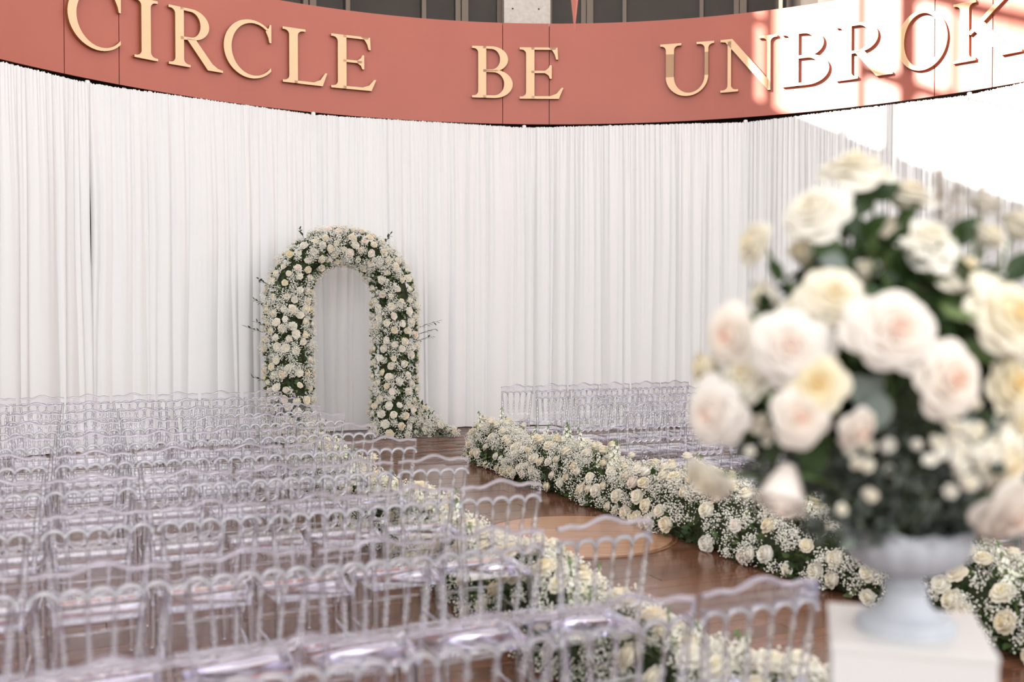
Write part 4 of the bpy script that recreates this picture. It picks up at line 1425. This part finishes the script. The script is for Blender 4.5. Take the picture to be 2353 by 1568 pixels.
for i, (x, y, ln, dz, rot) in enumerate(LV):
    P = bq_pos(x, y, dz)
    L_ = ln / PXM
    a = math.radians(rot)
    # long axis in the upright plane, with a random lean towards or away
    d = Vector((math.sin(a), rb_.uniform(-0.5, 0.3), math.cos(a))).normalized()
    f = Vector((rb_.uniform(-.5, .5), -1, rb_.uniform(-.2, .8)))
    f = (f - d * f.dot(d)).normalized()
    s = d.cross(f).normalized()
    m4 = Matrix((s, d, f)).transposed().to_4x4() @ Matrix.Scale(L_, 4)
    m4.translation = P - d * L_ * 0.5
    link('leaf', bl_me, bq, matrix=m4)
for i, (x, y, ln, dz, rot) in enumerate([(1915, 600, 60, -0.18, 280), (1985, 905, 90, -0.22, 150), (2015, 950, 90, -0.24, 200), (2005, 890, 70, -0.2, 40)]):
    P = bq_pos(x, y, dz); L_ = ln / PXM; a = math.radians(rot)
    d = Vector((math.sin(a), -0.2, math.cos(a))).normalized(); f = Vector((0.1, -1, 0.3)); f = (f - d * f.dot(d)).normalized(); s = d.cross(f)
    m4 = Matrix((s, d, f)).transposed().to_4x4() @ Matrix.Scale(L_, 4); m4.translation = P - d * L_ * 0.5
    o = link('leaf', bl_me2, bq, matrix=m4); o['label'] = 'grey green leaf'
# mass of foliage: green inside, grey green below over the urn
def cloud(cx, cy_, rx, rz_, ry, n, r, dz=0.0, power=0.5):
    pts, nor = [], []
    c = at_depth(cx, cy_, D0 + dz) - BQ0
    while len(pts) < n:
        q = np.array([r.uniform(-1, 1) for _ in range(3)])
        l = np.linalg.norm(q)
        if l > 1 or l < 0.05: continue
        if r.random() > l ** power: continue
        pts.append((c.x + q[0] * rx / PXM, c.y + q[1] * ry, c.z + q[2] * rz_ / PXM)); nor.append(q / l)
    return np.array(pts), np.array(nor)
a1, b1 = cloud(2050, 760, 240, 215, 0.20, 540, rb_, -0.01)
a2, b2 = cloud(1990, 600, 110, 120, 0.14, 90, rb_)
a2b, b2b = cloud(1800, 850, 130, 160, 0.14, 190, rb_, -0.03)
leaves_obj(np.vstack([a1, a2, a2b]), np.vstack([b1, b2, b2b]), 0.045, 0.085, bq, M['leaf'], 51, 'green_foliage')
a3, b3 = cloud(2050, 1010, 235, 190, 0.20, 2300, rb_, -0.02)
a4, b4 = cloud(1830, 1040, 140, 80, 0.14, 380, rb_)
a5, b5 = cloud(2090, 1130, 150, 95, 0.15, 750, rb_, 0.01)
a6, b6 = cloud(2250, 1130, 90, 120, 0.14, 340, rb_)
a6b, b6b = cloud(1940, 1230, 70, 110, 0.10, 110, rb_, -0.05)
leaves_obj(np.vstack([a3, a4, a5, a6, a6b]), np.vstack([b3, b4, b5, b6, b6b]), 0.018, 0.042, bq, M['leaf_grey'], 52, 'grey_foliage')
c0 = at_depth(2070, 930, D0) - BQ0
mb = MB().lathe([(0.05, -0.33), (0.12, -0.24), (0.16, -0.12), (0.165, 0.0), (0.14, 0.12), (0.08, 0.2)], 20, (c0.x, c0.y, c0.z + 0.06))
mb.obj('moss_ball', M['moss'], bq, smooth=True)
# cluster of small white buds
for i in range(38):
    x = 2215 + rb_.gauss(0, 42); y = 1010 + rb_.gauss(0, 46)
    P = bq_pos(x, y, rb_.uniform(-0.27, -0.2))
    place_rose(P, (rb_.uniform(-.6, .8), -1, rb_.uniform(-.5, .5)), rb_.uniform(0.022, 0.032), 'white', bq, ROSE_LO, None, 'bud')
for i in range(10):
    x = 1975 + rb_.gauss(0, 45); y = 1075 + rb_.gauss(0, 40)
    place_rose(bq_pos(x, y, rb_.uniform(-0.24, -0.18)), (rb_.uniform(-.6, .6), -1, rb_.uniform(-.5, .5)), rb_.uniform(0.02, 0.03), 'white', bq, ROSE_LO, None, 'bud')
for i in range(16):
    x = 1735 + rb_.gauss(0, 26); y = 985 + rb_.gauss(0, 30)
    place_rose(bq_pos(x, y, rb_.uniform(-0.14, -0.1)), (rb_.uniform(-.6, .6), -1, rb_.uniform(-.5, .5)), rb_.uniform(0.018, 0.026), 'white', bq, ROSE_LO, None, 'bud')
# tall pale sprays rising against the sunlit drape
def spray(x0, y0, x1, y1, dz, n, wd, seed):
    r = random.Random(seed)
    P, Q = bq_pos(x0, y0, dz), bq_pos(x1, y1, dz)
    V, F = [], []
    tb = MB().tube([P, P.lerp(Q, 0.5) + Vector((0.01, 0, 0)), Q], [0.003, 0.0022, 0.0012], 5)
    for i in range(n):
        t = i / (n - 1)
        c = P.lerp(Q, 0.25 + 0.75 * t)
        for k in range(3):
            w = wd * (1 - 0.7 * t)
            cc = c + Vector((r.uniform(-w, w), r.uniform(-w, w), r.uniform(-0.01, 0.01)))
            d = Vector((r.uniform(-1, 1), r.uniform(-1, 1), r.uniform(-0.3, 1))).normalized().to_track_quat('Y', 'Z').to_matrix()
            sc = r.uniform(0.014, 0.026)
            tb.add([cc + d @ (Vector(v) * sc) for v in LEAF_V], [tuple(f_) for ff in LEAF_F for f_ in ff.tolist()])
    o = tb.obj('pale_spray', M['pampas'], bq, smooth=True)
    o['label'] = 'pale upright spray'
spray(2185, 640, 2222, 245, 0.02, 34, 0.020, 1)
spray(2240, 620, 2268, 300, 0.04, 9, 0.012, 2)
spray(2150, 560, 2160, 390, 0.03, 12, 0.012, 3)
